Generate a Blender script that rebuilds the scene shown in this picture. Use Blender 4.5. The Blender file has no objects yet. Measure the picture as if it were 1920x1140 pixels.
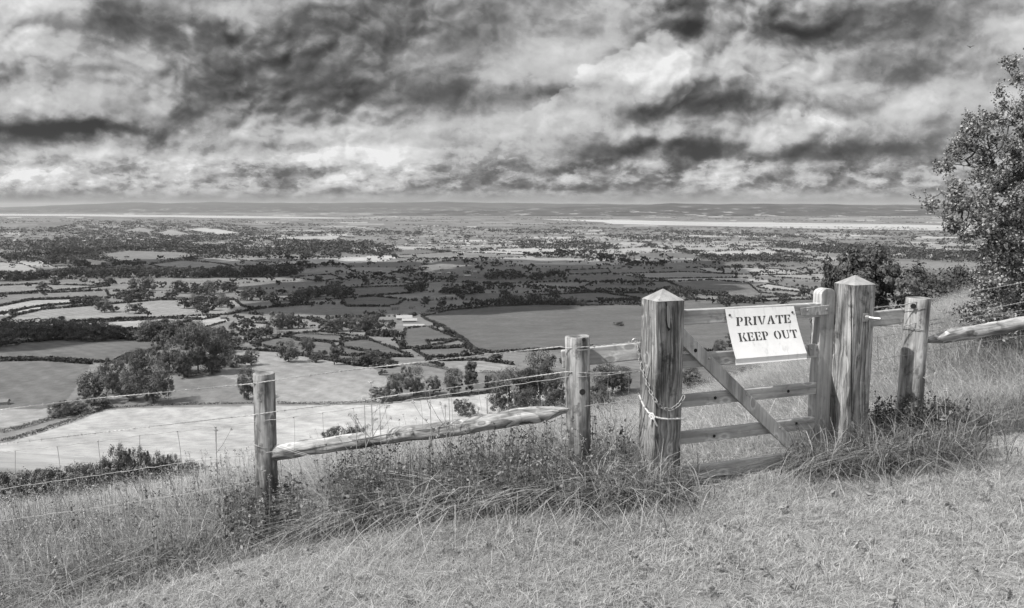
import bpy, math, random
import numpy as np
from mathutils import Vector, Matrix
random.seed(7)
rng = np.random.default_rng(11)
R = math.radians
sc = bpy.context.scene
COL = sc.collection

# ------------------------------------------------------------------ camera
F = 1478.0
TH = math.atan((570 - 388) / F)
cam_d = bpy.data.cameras.new("camera")
cam = bpy.data.objects.new("camera", cam_d)
COL.objects.link(cam)
cam_d.sensor_width = 36
cam_d.lens = 36 * F / 1920
cam_d.clip_start = 0.05
cam_d.clip_end = 80000
cam.location = (0, 0, 0)
cam.rotation_euler = (math.pi / 2 - TH, 0, 0)
sc.camera = cam
CT, ST = math.cos(TH), math.sin(TH)

def ray(px, py):
    """world direction with y = 1 through a photo pixel (numpy friendly)"""
    cx = (np.asarray(px, float) - 960) / F
    cy = (570 - np.asarray(py, float)) / F
    dy = CT + cy * ST
    dz = cy * CT - ST
    return cx / dy, dz / dy

def P(px, py, Y):
    u, v = ray(px, py)
    return Vector((float(u) * Y, Y, float(v) * Y))

def to_px(X, Y, Z):
    fwd = Y * CT - Z * ST
    up = Y * ST + Z * CT
    fwd = np.where(fwd < 0.01, 0.01, fwd)
    return 960 + F * X / fwd, 570 - F * up / fwd

# ------------------------------------------------------------------ mesh helpers
def mesh_np(name, V, Q, mat=None, parent=None, attr=None, smooth=False, mats=None, midx=None):
    """V (n,3) float, Q (m,k) int faces of equal size -> one mesh object"""
    V = np.asarray(V, np.float32); Q = np.asarray(Q, np.int32)
    me = bpy.data.meshes.new(name)
    me.vertices.add(len(V)); me.vertices.foreach_set("co", V.ravel())
    k = Q.shape[1]
    me.loops.add(Q.size); me.loops.foreach_set("vertex_index", Q.ravel())
    me.polygons.add(len(Q)); me.polygons.foreach_set("loop_start", np.arange(0, Q.size, k, dtype=np.int32))
    if smooth:
        me.polygons.foreach_set("use_smooth", np.ones(len(Q), bool))
    if mats:
        for m in mats: me.materials.append(m)
        if midx is not None: me.polygons.foreach_set("material_index", np.asarray(midx, np.int32))
    elif mat: me.materials.append(mat)
    me.update(calc_edges=True)
    if attr:
        for an, av in attr.items():
            a = me.attributes.new(an, 'FLOAT', 'POINT')
            a.data.foreach_set("value", np.asarray(av, np.float32))
    o = bpy.data.objects.new(name, me); COL.objects.link(o)
    if parent is not None: o.parent = parent
    return o

def mesh_py(name, verts, faces, mat=None, parent=None, M=None, smooth=False, bevel=0, seg=2):
    me = bpy.data.meshes.new(name)
    me.from_pydata([tuple(v) for v in verts], [], faces)
    if mat: me.materials.append(mat)
    if smooth:
        for p in me.polygons: p.use_smooth = True
    me.update()
    o = bpy.data.objects.new(name, me); COL.objects.link(o)
    if bevel:
        b = o.modifiers.new("bevel", 'BEVEL'); b.width = bevel; b.segments = seg; b.limit_method = 'ANGLE'; b.angle_limit = R(40)
    place(o, parent, M)
    return o

def place(o, parent, M):
    if M is None: M = Matrix.Identity(4)
    if parent is not None:
        o.parent = parent
        o.matrix_local = Matrix.Translation(-parent.location) @ M
    else:
        o.matrix_local = M

def tag(o, label=None, cat=None, group=None, kind=None):
    if label: o["label"] = label
    if cat: o["category"] = cat
    if group: o["group"] = group
    if kind: o["kind"] = kind
    return o

def empty(name, loc, label, cat, group=None):
    o = bpy.data.objects.new(name, None); COL.objects.link(o)
    o.location = loc; o.empty_display_size = 0.1
    return tag(o, label, cat, group)

def frame(A, zdir, xdir):
    z = Vector(zdir).normalized(); x = Vector(xdir); x = (x - z * x.dot(z)).normalized(); y = z.cross(x)
    M = Matrix.Identity(4)
    for i in range(3):
        M[i][0] = x[i]; M[i][1] = y[i]; M[i][2] = z[i]; M[i][3] = A[i]
    return M

def box_vf(x0, x1, y0, y1, z0, z1, off=0):
    v = [(x0,y0,z0),(x1,y0,z0),(x1,y1,z0),(x0,y1,z0),(x0,y0,z1),(x1,y0,z1),(x1,y1,z1),(x0,y1,z1)]
    f = [(0,3,2,1),(4,5,6,7),(0,1,5,4),(1,2,6,5),(2,3,7,6),(3,0,4,7)]
    return v, [tuple(i + off for i in q) for q in f]

def tube_np(pts, rad, sides=8, cap=True):
    """swept tube along pts; returns verts list, quad list"""
    pts = [Vector(p) for p in pts]; n = len(pts)
    if not hasattr(rad, '__len__'): rad = [rad] * n
    V = []; Q = []
    up = Vector((0.13, 0.31, 0.94)).normalized()
    prev = None
    for i, p in enumerate(pts):
        t = (pts[min(i + 1, n - 1)] - pts[max(i - 1, 0)])
        if t.length < 1e-9: t = Vector((0, 0, 1))
        t.normalize()
        if prev is None:
            a = t.cross(up)
            if a.length < 0.1: a = t.cross(Vector((1, 0, 0)))
        else: a = prev - t * prev.dot(t)
        a.normalize(); prev = a; b = t.cross(a)
        for k in range(sides):
            th = 2 * math.pi * k / sides
            V.append(p + (a * math.cos(th) + b * math.sin(th)) * rad[i])
    for i in range(n - 1):
        for k in range(sides):
            k2 = (k + 1) % sides
            Q.append((i*sides+k, i*sides+k2, (i+1)*sides+k2, (i+1)*sides+k))
    if cap:
        Q.append(tuple(range(sides))[::-1]); Q.append(tuple((n-1)*sides+k for k in range(sides)))
    return V, Q

class MB:
    def __init__(s): s.v = []; s.f = []
    def add(s, V, Fc):
        o = len(s.v); s.v += [tuple(v) for v in V]; s.f += [tuple(i + o for i in q) for q in Fc]
    def tube(s, pts, r, sides=8, cap=True): s.add(*tube_np(pts, r, sides, cap))
    def box(s, *a): s.add(*box_vf(*a))
    def build(s, name, mat, parent=None, M=None, **k):
        return mesh_py(name, s.v, s.f, mat, parent, M, **k)

# ------------------------------------------------------------------ materials
class NT:
    def __init__(s, nt): s.nt = nt; s.n = nt.nodes; s.l = nt.links
    def node(s, t, **k):
        n = s.n.new(t)
        for a, b in k.items(): setattr(n, a, b)
        return n
    def link(s, a, b): s.l.new(a, b)
    def val(s, v, sock):
        if isinstance(v, (int, float)): sock.default_value = v
        elif isinstance(v, (tuple, list)): sock.default_value = v
        else: s.l.new(v, sock)
    def math(s, op, a, b=0.0, c=None, clamp=False):
        n = s.n.new('ShaderNodeMath'); n.operation = op; n.use_clamp = clamp
        s.val(a, n.inputs[0]); s.val(b, n.inputs[1])
        if c is not None: s.val(c, n.inputs[2])
        return n.outputs[0]
    def noise(s, vec, scale, detail=4, rough=0.55, dist=0.0, lac=2.0):
        n = s.n.new('ShaderNodeTexNoise'); n.noise_dimensions = '3D'
        if vec is not None: s.l.new(vec, n.inputs['Vector'])
        n.inputs['Scale'].default_value = scale; n.inputs['Detail'].default_value = detail
        n.inputs['Roughness'].default_value = rough; n.inputs['Distortion'].default_value = dist
        n.inputs['Lacunarity'].default_value = lac
        return n.outputs[0]
    def mapr(s, v, a, b, c, d, smooth=False):
        n = s.n.new('ShaderNodeMapRange'); s.val(v, n.inputs[0])
        n.inputs[1].default_value = a; n.inputs[2].default_value = b; n.inputs[3].default_value = c; n.inputs[4].default_value = d
        if smooth: n.interpolation_type = 'SMOOTHSTEP'
        return n.outputs[0]
    def vmath(s, op, a, b):
        n = s.n.new('ShaderNodeVectorMath'); n.operation = op
        s.val(a, n.inputs[0]); s.val(b, n.inputs[1]); return n.outputs[0]
    def comb(s, x, y, z):
        n = s.n.new('ShaderNodeCombineXYZ'); s.val(x, n.inputs[0]); s.val(y, n.inputs[1]); s.val(z, n.inputs[2]); return n.outputs[0]
    def sep(s, v):
        n = s.n.new('ShaderNodeSeparateXYZ'); s.l.new(v, n.inputs[0]); return n.outputs
    def mix(s, f, a, b):
        n = s.n.new('ShaderNodeMix'); n.data_type = 'FLOAT'
        s.val(f, n.inputs[0]); s.val(a, n.inputs[2]); s.val(b, n.inputs[3]); return n.outputs[0]

def material(name, rough=0.8, metallic=0.0, spec=0.3):
    m = bpy.data.materials.new(name); m.use_nodes = True
    t = NT(m.node_tree); b = m.node_tree.nodes['Principled BSDF']
    b.inputs['Roughness'].default_value = rough; b.inputs['Metallic'].default_value = metallic
    b.inputs['Specular IOR Level'].default_value = spec
    return m, t, b

def grey(t, v, sock):
    """float output -> grey colour input"""
    n = t.comb(v, v, v); t.link(n, sock)

def bump(t, b, h, strength=0.3, dist=0.01):
    n = t.node('ShaderNodeBump'); n.inputs['Strength'].default_value = strength; n.inputs['Distance'].default_value = dist
    t.link(h, n.inputs['Height']); t.link(n.outputs[0], b.inputs['Normal'])

def wood(name, lo, hi, seed, ring=60.0, off=(0.05, 0.12), knots=0.0, fibre=1.0, stain=0.25, wob=0.035, band=0.75):
    """solid timber: growth rings round an axis along local z, fibres, knots and weather stains"""
    m, t, b = material(name, 0.72, 0, 0.25)
    tc = t.node('ShaderNodeTexCoord').outputs['Object']
    s3 = (seed * 3.17, seed * 1.91, seed * 5.3)
    pv = t.vmath('ADD', tc, s3)
    sl = t.vmath('MULTIPLY', pv, (1, 1, 0.28))
    w1 = t.noise(sl, 7.0, 2, 0.5); w2 = t.noise(t.vmath('ADD', sl, (9, 4, 1)), 7.0, 2, 0.5)
    x, y, z = t.sep(tc)
    # knots: sparse cells that push the grain outwards
    vor = t.node('ShaderNodeTexVoronoi'); vor.feature = 'F1'
    t.link(t.vmath('MULTIPLY', pv, (1, 1, 0.55)), vor.inputs['Vector']); vor.inputs['Scale'].default_value = 7.5
    kd = vor.outputs['Distance']
    kn = t.mapr(kd, 0.0, 0.45, 1.0, 0.0, True)
    kn2 = t.math('MULTIPLY', kn, kn)
    X = t.math('ADD', t.math('ADD', x, off[0]), t.math('MULTIPLY', t.math('SUBTRACT', w1, 0.5), wob * 2))
    Y = t.math('ADD', t.math('ADD', y, off[1]), t.math('MULTIPLY', t.math('SUBTRACT', w2, 0.5), wob * 2))
    r = t.math('SQRT', t.math('ADD', t.math('MULTIPLY', X, X), t.math('MULTIPLY', Y, Y)))
    r = t.math('ADD', r, t.math('MULTIPLY', kn2, knots * 0.05))
    rr = t.math('MULTIPLY', r, ring)
    fr = t.math('FRACT', rr)
    saw = t.math('POWER', fr, 2.2)
    edge = t.mapr(fr, 0.9, 1.0, 0.0, 1.0, True)
    bandv = t.math('SUBTRACT', saw, edge)
    bn = t.noise(t.vmath('MULTIPLY', pv, (1, 1, .5)), 9, 3, 0.6)
    bandv = t.math('MULTIPLY', bandv, t.mapr(bn, 0.3, 0.7, 0.25, 1.0))
    fib = t.noise(t.vmath('MULTIPLY', pv, (1, 1, 0.02)), 210.0, 3, 0.7)
    fib2 = t.noise(t.vmath('MULTIPLY', pv, (1, 1, 0.045)), 60.0, 4, 0.65)
    st = t.noise(t.vmath('MULTIPLY', pv, (1, 1, 0.5)), 6.0, 5, 0.62)
    v = t.math('SUBTRACT', 1.0, t.math('MULTIPLY', bandv, band))
    v = t.math('MULTIPLY', v, t.mapr(fib, 0.3, 0.7, 1.0 - 0.28 * fibre, 1.0 + 0.1 * fibre))
    v = t.math('MULTIPLY', v, t.mapr(fib2, 0.33, 0.5, 1.0 - 0.3 * fibre, 1.0))
    v = t.math('MULTIPLY', v, t.mapr(st, 0.3, 0.65, 1.0 - stain, 1.05))
    if knots > 0:
        core = t.mapr(kd, 0.13, 0.19, 1.0, 0.0, True)
        halo = t.mapr(kd, 0.17, 0.28, 0.32, 0.0, True)
        v = t.math('MULTIPLY', v, t.math('SUBTRACT', 1.0, t.math('MULTIPLY', core, 0.65)))
        v = t.math('ADD', v, halo)
    big = t.noise(t.vmath('MULTIPLY', t.vmath('ADD', pv, (7, 3, 1)), (1, 1, 0.16)), 11.0, 5, 0.6)
    v = t.math('MULTIPLY', v, t.mapr(big, 0.36, 0.56, 1.0 - stain * 1.15, 1.06, True))
    blot = t.noise(t.vmath('ADD', pv, (2, 8, 4)), 9.0, 6, 0.65)
    v = t.math('MULTIPLY', v, t.mapr(blot, 0.56, 0.68, 1.0, 1.0 - stain * .9, True))
    v = t.math('ADD', v, t.mapr(blot, 0.30, 0.42, stain * .35, 0.0, True))
    v = t.math('POWER', t.math('MAXIMUM', v, 0.001), 1.35)
    out = t.mapr(v, 0.05, 1.1, lo, hi)
    grey(t, out, b.inputs['Base Color'])
    h = t.math('ADD', t.math('MULTIPLY', v, 0.6), t.math('MULTIPLY', fib2, 0.4))
    bump(t, b, h, 0.55, 0.004)
    return m

def plain(name, g, rough=0.6, metallic=0.0, var=0.15, scale=30, spec=0.4, bmp=0.0):
    m, t, b = material(name, rough, metallic, spec)
    tc = t.node('ShaderNodeTexCoord').outputs['Object']
    n = t.noise(tc, scale, 5, 0.6)
    grey(t, t.mapr(n, 0.3, 0.7, g * (1 - var), g * (1 + var)), b.inputs['Base Color'])
    if bmp: bump(t, b, n, bmp, 0.003)
    return m

def leafy(name, lo, hi, trans=0.35, rough=0.55, spec=0.35):
    """foliage / blades: tone from per-point attribute, thin translucent"""
    m = bpy.data.materials.new(name); m.use_nodes = True
    t = NT(m.node_tree); b = m.node_tree.nodes['Principled BSDF']; out = m.node_tree.nodes['Material Output']
    b.inputs['Roughness'].default_value = rough; b.inputs['Specular IOR Level'].default_value = spec
    a = t.node('ShaderNodeAttribute', attribute_name='tone').outputs['Fac']
    g = t.mapr(a, 0, 1, lo, hi)
    grey(t, g, b.inputs['Base Color'])
    tr = t.node('ShaderNodeBsdfTranslucent'); grey(t, t.math('MULTIPLY', g, 1.0), tr.inputs['Color'])
    mx = t.node('ShaderNodeMixShader'); mx.inputs[0].default_value = trans
    t.link(b.outputs[0], mx.inputs[1]); t.link(tr.outputs[0], mx.inputs[2]); t.link(mx.outputs[0], out.inputs['Surface'])
    return m

# ------------------------------------------------------------------ light and sky
S = Vector((-0.905, -0.42, 0)).normalized() * math.cos(R(50)); S.z = math.sin(R(50))
sun_d = bpy.data.lights.new("sun", 'SUN'); sun = bpy.data.objects.new("sun", sun_d); COL.objects.link(sun)
sun_d.energy = 4.0; sun_d.angle = R(0.53); sun_d.color = (1.0, 0.985, 0.96)
sun.rotation_euler = S.to_track_quat('Z', 'Y').to_euler()

w = bpy.data.worlds.new("World"); sc.world = w; w.use_nodes = True
t = NT(w.node_tree); bg = w.node_tree.nodes['Background']
sky = t.node('ShaderNodeTexSky', sky_type='NISHITA'); sky.sun_disc = False
sky.sun_elevation = R(50); sky.sun_rotation = math.atan2(S.x, S.y); sky.altitude = 200; sky.dust_density = 1.5
bw = t.node('ShaderNodeRGBToBW'); t.link(sky.outputs[0], bw.inputs[0])
clear = t.math('MULTIPLY', bw.outputs[0], 0.045)
d = t.node('ShaderNodeTexCoord').outputs['Generated']
dx, dy, dz = t.sep(d)
ady = t.math('MAXIMUM', t.math('ABSOLUTE', dy), 0.2)
U = t.math('DIVIDE', dx, ady); W = t.math('DIVIDE', t.math('MAXIMUM', dz, 0.0), ady)
# cloud deck coordinates: a horizontal layer seen in perspective
zz = t.math('ADD', t.math('MAXIMUM', dz, 0.0), 0.055)
cp = t.comb(t.math('DIVIDE', dx, zz), t.math('DIVIDE', dy, zz), t.math('MULTIPLY', dz, 3.0))
n1 = t.noise(cp, 0.42, 10, 0.58, 0.25)
n2 = t.noise(t.vmath('ADD', cp, (13.1, 4.2, 7.7)), 0.85, 9, 0.56, 0.35)
n3 = t.noise(t.vmath('ADD', cp, (3.1, 44.2, 1.7)), 2.6, 8, 0.6, 0.2)
# billows in angular coordinates (cloud heads are seen from the side)
ap = t.comb(t.math('MULTIPLY', U, 1.0), t.math('MULTIPLY', W, 1.25), 0.0)
a1 = t.noise(ap, 5.5, 12, 0.55, 0.1)
a2 = t.noise(t.vmath('ADD', ap, (5.3, 2.2, 0.7)), 14.0, 10, 0.55, 0.1)
a3 = t.noise(t.vmath('ADD', ap, (2.3, 7.2, 3.7)), 4.0, 7, 0.55, 0.0)
q2n = t.noise(t.vmath('ADD', ap, (1.3, 9.2, 4.7)), 16.0, 10, 0.6, 0.1)
Uw = t.math('ADD', t.math('ADD', U, t.math('MULTIPLY', t.math('SUBTRACT', a1, 0.5), 0.15)), t.math('MULTIPLY', t.math('SUBTRACT', a2, 0.5), 0.06))
Ww = t.math('ADD', t.math('ADD', W, t.math('MULTIPLY', t.math('SUBTRACT', a3, 0.5), 0.045)), t.math('MULTIPLY', t.math('SUBTRACT', q2n, 0.5), 0.035))
CLOUDS = [ # photo px, py, half width, half height, weight (negative = dark), edge power
    (230, 40, 130, 28, -.22, 1), (400, 55, 60, 20, -.26, 1), (620, 55, 180, 65, -.17, 1), (420, 135, 75, 32, -.24, 1), (650, 185, 90, 26, -.22, 1),
    (760, 150, 90, 30, -.14, 1), (360, 205, 60, 18, -.20, 1), (900, 40, 130, 45, -.13, 1), (860, 185, 110, 18, -.17, 1), (1250, 30, 36, 34, -.36, 2),
    (1200, 78, 30, 22, -.22, 1), (1150, 108, 24, 22, -.16, 1), (1070, 175, 60, 14, -.14, 1), (1290, 205, 150, 19, -.36, 1), (1290, 175, 90, 18, -.16, 1), (50, 253, 95, 17, -.50, 1), (170, 250, 80, 9, -.36, 1),
    (1240, 275, 75, 14, -.30, 1), (1500, 295, 190, 18, -.34, 1), (1340, 290, 40, 16, -.2, 1), (1560, 45, 130, 28, -.22, 1), (1680, 150, 70, 22, -.20, 1), (1110, 290, 50, 12, -.2, 1),
    (80, 145, 170, 22, -.08, 1), (1060, 318, 130, 7, -.18, 1), (1550, 328, 190, 6, -.15, 1), (60, 372, 300, 7, -.05, 1), (1010, 352, 170, 5, -.14, 1), (1080, 170, 60, 12, -.18, 1),
    (20, 30, 90, 60, .30, 1), (120, 10, 60, 15, .15, 1), (360, 48, 16, 12, .40, 1), (470, 30, 70, 40, .20, 1), (90, 190, 70, 20, .22, 1), (295, 200, 25, 14, .22, 1),
    (1225, 112, 62, 46, .20, 3), (1160, 160, 90, 40, .16, 3), (1090, 200, 90, 32, .14, 3), (1230, 95, 50, 26, .12, 2), (1190, 110, 40, 30, .10, 2), (1070, 60, 100, 60, .14, 1), (1340, 60, 80, 55, .17, 1), (1460, 145, 130, 35, .14, 1),
    (120, 330, 130, 18, .24, 2), (350, 300, 170, 16, .14, 1), (620, 288, 130, 14, .2, 1), (930, 140, 60, 22, .2, 1), (740, 250, 180, 22, .10, 1), (550, 255, 200, 10, .14, 1),
    (1540, 228, 60, 12, .26, 1), (1690, 215, 70, 30, .16, 1), (1880, 50, 50, 22, .22, 1), (1400, 265, 60, 12, .24, 1), (1000, 235, 100, 20, .12, 1), (1270, 305, 90, 8, .18, 1),
    (200, 290, 70, 8, .12, 1), (1130, 240, 60, 8, .12, 1), (1800, 190, 80, 30, .12, 1), (850, 345, 400, 16, .05, 1)]
acc = None
for (px, py, sx, sy, a, pw) in CLOUDS:
    u0, v0 = ray(px, py); u0 = float(u0); v0 = float(v0)
    ex = t.math('DIVIDE', t.math('SUBTRACT', Uw, u0), sx / F * 1.15)
    ey = t.math('DIVIDE', t.math('SUBTRACT', Ww, v0 + (0.004 if a < 0 else 0)), sy / F * 1.15)
    q = t.math('MULTIPLY_ADD', ey, ey, t.math('MULTIPLY', ex, ex))
    if pw == 2: q = t.math('MULTIPLY', q, q)
    if pw == 3: q = t.math('POWER', q, 3.0)
    g = t.math('MULTIPLY', t.math('EXPONENT', t.math('MULTIPLY', q, -0.9)), a * (1.25 if a < 0 else 1.1))
    acc = g if acc is None else t.math('ADD', acc, g)
def cen(v, k): return t.math('MULTIPLY', t.math('SUBTRACT', v, 0.5), k)
low = t.math('MULTIPLY', t.mapr(W, 0.018, 0.03, 0.0, 1.0, True), t.mapr(W, 0.05, 0.085, 1.0, 0.0, True))
ap2 = t.comb(t.math('MULTIPLY', U, 1.0), t.math('MULTIPLY', W, 2.6), 2.0)
b1 = t.noise(t.vmath('ADD', ap2, t.comb(cen(a1, .15), cen(a2, .12), 0)), 17.0, 10, 0.6, 0.6)
bil = t.math('ABSOLUTE', t.math('SUBTRACT', t.math('MULTIPLY', b1, 2.0), 1.0))
bil = t.math('SUBTRACT', 1.0, t.math('MULTIPLY', bil, 3.2))
cum = t.noise(ap2, 9.0, 9, 0.6, 0.4)
cumm = t.mapr(cum, 0.47, 0.55, -0.05, 0.06, True)
# soft relief: cloud heads brighter on the side facing the sun
def relief(sc_, dx_, dy_, seed_, k_, rough=.6):
    p0 = t.vmath('ADD', ap, (seed_, seed_ * .37, seed_ * 1.3)); p1 = t.vmath('ADD', p0, (dx_, dy_, 0))
    q0 = t.noise(p0, sc_, 8, rough, 0.15); q1 = t.noise(p1, sc_, 8, rough, 0.15)
    return t.math('MULTIPLY', t.math('SUBTRACT', q0, q1), k_), q0
fine = t.mapr(W, .05, .13, 1.0, .55, True)
rl1, q1_ = relief(5.0, -.020, .034, 3.3, 1.0, .5)
rl2, q2_ = relief(17.0, -.005, .009, 8.1, 0.8)
nn = t.math('ADD', cen(n1, 0.04), cen(a1, 0.28))
nn = t.math('ADD', nn, t.math('ADD', rl1, t.math('MULTIPLY', fine, rl2)))
wq_ = t.comb(cen(a1, .10), cen(a3, .10), 0.0)
def billow(off_, wz):
    tot = None
    for j_, (sc_, am_) in enumerate(((7.0, .5), (14.5, .3), (31.0, .17), (66.0, .09))):
        n_ = t.noise(t.vmath('ADD', t.vmath('ADD', t.vmath('MULTIPLY', ap, (1, wz, 1)), wq_), (3.3 * j_ + off_[0], 1.7 * j_ + off_[1], 2.1 * j_ + wz)), sc_, 0, .5)
        b_ = t.math('MULTIPLY', t.math('ABSOLUTE', t.math('SUBTRACT', n_, 0.5)), am_ * 2.4)
        tot = b_ if tot is None else t.math('ADD', tot, b_)
    return tot
bl0 = billow((0, 0), 1.15); bl1 = billow((-.007, .013), 1.15)
pf = t.math('ADD', t.math('MULTIPLY', t.math('SUBTRACT', bl0, bl1), 1.0), t.math('MULTIPLY', t.math('SUBTRACT', bl0, .25), .26))
nn = t.math('ADD', nn, t.math('MULTIPLY', pf, t.mapr(t.noise(t.vmath('ADD', ap, (31, 7, 2)), 3.5, 3, .5), .42, .58, .35, 1.0, True)))
nn = t.math('ADD', nn, t.mapr(q1_, .48, .52, -.03, .03, True))
nn = t.math('ADD', nn, t.math('MULTIPLY', fine, t.mapr(q2_, .48, .52, -.03, .03, True)))
# rows of small cloud heads low over the horizon, crisp tops and grey bases
for (k_, sc_, wa, wb, wc, wd, amp_) in ((0, 15.0, .012, .022, .05, .07, .16), (1, 26.0, .006, .012, .028, .04, .13)):
    apk = t.vmath('ADD', t.comb(U, t.math('MULTIPLY', W, 2.2), 0.0), (4.4 + k_ * 7, 1.2, 6.6))
    h0 = t.noise(apk, sc_, 10, .62, .1); h1 = t.noise(t.vmath('ADD', apk, (-.010 / (1 + k_), .020 / (1 + k_), 0)), sc_, 10, .62, .1)
    mk = t.math('MULTIPLY', t.mapr(W, wa, wb, 0, 1, True), t.mapr(W, wc, wd, 1, 0, True))
    hd_ = t.math('ADD', t.mapr(h0, .49, .525, -.12, .5, True), t.math('MULTIPLY', t.math('SUBTRACT', h0, h1), 6.0))
    nn = t.math('ADD', nn, t.math('MULTIPLY', mk, t.math('MULTIPLY', hd_, amp_)))
nn = t.math('ADD', nn, cen(n2, 0.04))
nn = t.math('ADD', nn, cen(n3, 0.03))
nn = t.math('ADD', nn, t.math('MULTIPLY', fine, cen(a2, 0.16)))
nn = t.math('ADD', nn, t.math('MULTIPLY', fine, cen(b1, 0.10)))
nn = t.math('ADD', nn, t.math('MULTIPLY', low, t.math('ADD', cumm, t.math('MULTIPLY', bil, 0.05))))
nn = t.math('MULTIPLY', nn, t.mapr(W, 0.0, 0.035, 0.12, 1.0, True))
base = t.mapr(W, 0.0, 0.26, 0.60, 0.58)
disp = t.math('ADD', t.math('ADD', base, acc), nn)
# cumulus heads with a firm upper edge and a soft base
Uc = t.math('ADD', t.math('ADD', U, cen(a2, .045)), t.math('MULTIPLY', t.math('SUBTRACT', bl0, .25), .05))
Wc = t.math('ADD', t.math('ADD', W, cen(q2n, .035)), t.math('MULTIPLY', t.math('SUBTRACT', bl0, .25), -.05))
for group_, base_y, amp_ in (([(1228,130,72,62),(1160,172,80,55),(1075,212,100,42)], 232, .20), ([(100,345,80,30),(190,352,80,20),(30,350,60,22)], 366, .17),
        ([(620,300,60,22),(700,310,70,18)], 322, .12), ([(1530,243,52,20),(1440,275,46,16)], 262, .12), ([(950,318,50,18),(560,296,40,16)], 330, .12)):
    mk = None; um = sum(q[0] for q in group_) / len(group_)
    for (px, py, sx, sy) in group_:
        u0, v0 = ray(px, py)
        ex = t.math('DIVIDE', t.math('SUBTRACT', Uc, float(u0)), sx / F); ey = t.math('DIVIDE', t.math('SUBTRACT', Wc, float(v0)), sy / F)
        e_ = t.math('MULTIPLY_ADD', ey, ey, t.math('MULTIPLY', ex, ex))
        mk = e_ if mk is None else t.math('MINIMUM', mk, e_)
    edge_ = t.mapr(mk, .80, 1.05, 1, 0, True); rim_ = t.mapr(mk, .25, 1.0, .45, 1.0)
    vb = float(ray(960, base_y)[1]); fd = t.mapr(W, vb, vb + 34 / F, 0, 1, True)
    disp = t.math('ADD', disp, t.math('MULTIPLY', t.math('MULTIPLY', t.math('MULTIPLY', edge_, rim_), fd), amp_))
ovr = t.math('MAXIMUM', t.math('SUBTRACT', disp, 0.70), 0.0)
disp = t.math('ADD', t.math('MINIMUM', disp, 0.70), t.math('MULTIPLY', ovr, 0.55))
und = t.math('MAXIMUM', t.math('SUBTRACT', 0.36, disp), 0.0)
disp = t.math('SUBTRACT', t.math('MAXIMUM', disp, 0.36), t.math('MULTIPLY', und, 0.7))
disp = t.math('MINIMUM', t.math('MAXIMUM', disp, 0.12), 0.93)
lin = t.math('MULTIPLY', t.math('POWER', disp, 2.2), 0.76)
# above the frame: broken bright cloud with the clear sky showing through
over = t.math('ADD', t.math('MULTIPLY', t.mapr(n2, 0.45, 0.6, 0.0, 1.0, True), 0.95), t.math('MULTIPLY', clear, 1.3))
fo = t.mapr(dz, 0.28, 0.45, 0.0, 1.0, True)
lin = t.mix(fo, t.math('ADD', t.math('MULTIPLY', lin, 0.9), t.math('MULTIPLY', clear, 0.1)), over)
lin = t.mix(t.mapr(dz, -0.02, 0.0, 1.0, 0.0), lin, 0.2)
grey(t, lin, bg.inputs['Color']); bg.inputs['Strength'].default_value = 1.0
try:
    w.cycles.sampling_method = 'MANUAL'; w.cycles.sample_map_resolution = 512
except Exception: pass

vs = sc.view_settings
vs.view_transform = 'Standard'; vs.look = 'None'; vs.exposure = 0.55; vs.gamma = 1.0; vs.use_curve_mapping = False
sc.cycles.use_denoising = True
try: sc.cycles.denoiser = 'OPENIMAGEDENOISE'; sc.cycles.denoising_prefilter = 'ACCURATE'
except Exception: pass
sc.cycles.adaptive_threshold = 0.02
sc.cycles.max_bounces = 6; sc.cycles.diffuse_bounces = 3; sc.cycles.transmission_bounces = 3
sc.cycles.volume_bounces = 0; sc.cycles.caustics_reflective = False; sc.cycles.caustics_refractive = False

# ------------------------------------------------------------------ terrain
prof_px = np.array([905, 880, 830, 790, 760, 720, 690, 660, 635, 600, 560, 520, 490, 460, 440, 428, 418, 408, 403.0, 399])
prof_Y = np.array([150, 175, 235, 275, 300, 335, 370, 425, 520, 720, 1000, 1450, 1950, 2700, 3600, 4700, 5200, 9500, 13000, 17000.0])
_v = ray(960, prof_px)[1]; _f = prof_px <= 460
prof_Y = np.where(_f, 128.0 / -_v, prof_Y)
pz = _v * prof_Y
LY = np.linspace(math.log(120), math.log(60000), 700)
PZ = np.interp(LY, np.log(prof_Y), pz)
PZ[LY > math.log(17000)] = pz[-1]
kk = np.exp(-np.linspace(-2.5, 2.5, 33) ** 2); kk /= kk.sum()
PZ = np.convolve(np.pad(PZ, 16, mode='edge'), kk, mode='valid')

def sstep(x, a, b):
    q = np.clip((x - a) / (b - a), 0, 1); return q * q * (3 - 2 * q)

def Yf(X): return 5.16 + .03 * (X - .7) + .28 * np.sqrt((X - .7) ** 2 + .04) - 0.02
def fence_s(X, Y): return Y - Yf(X) - 0.15

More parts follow.
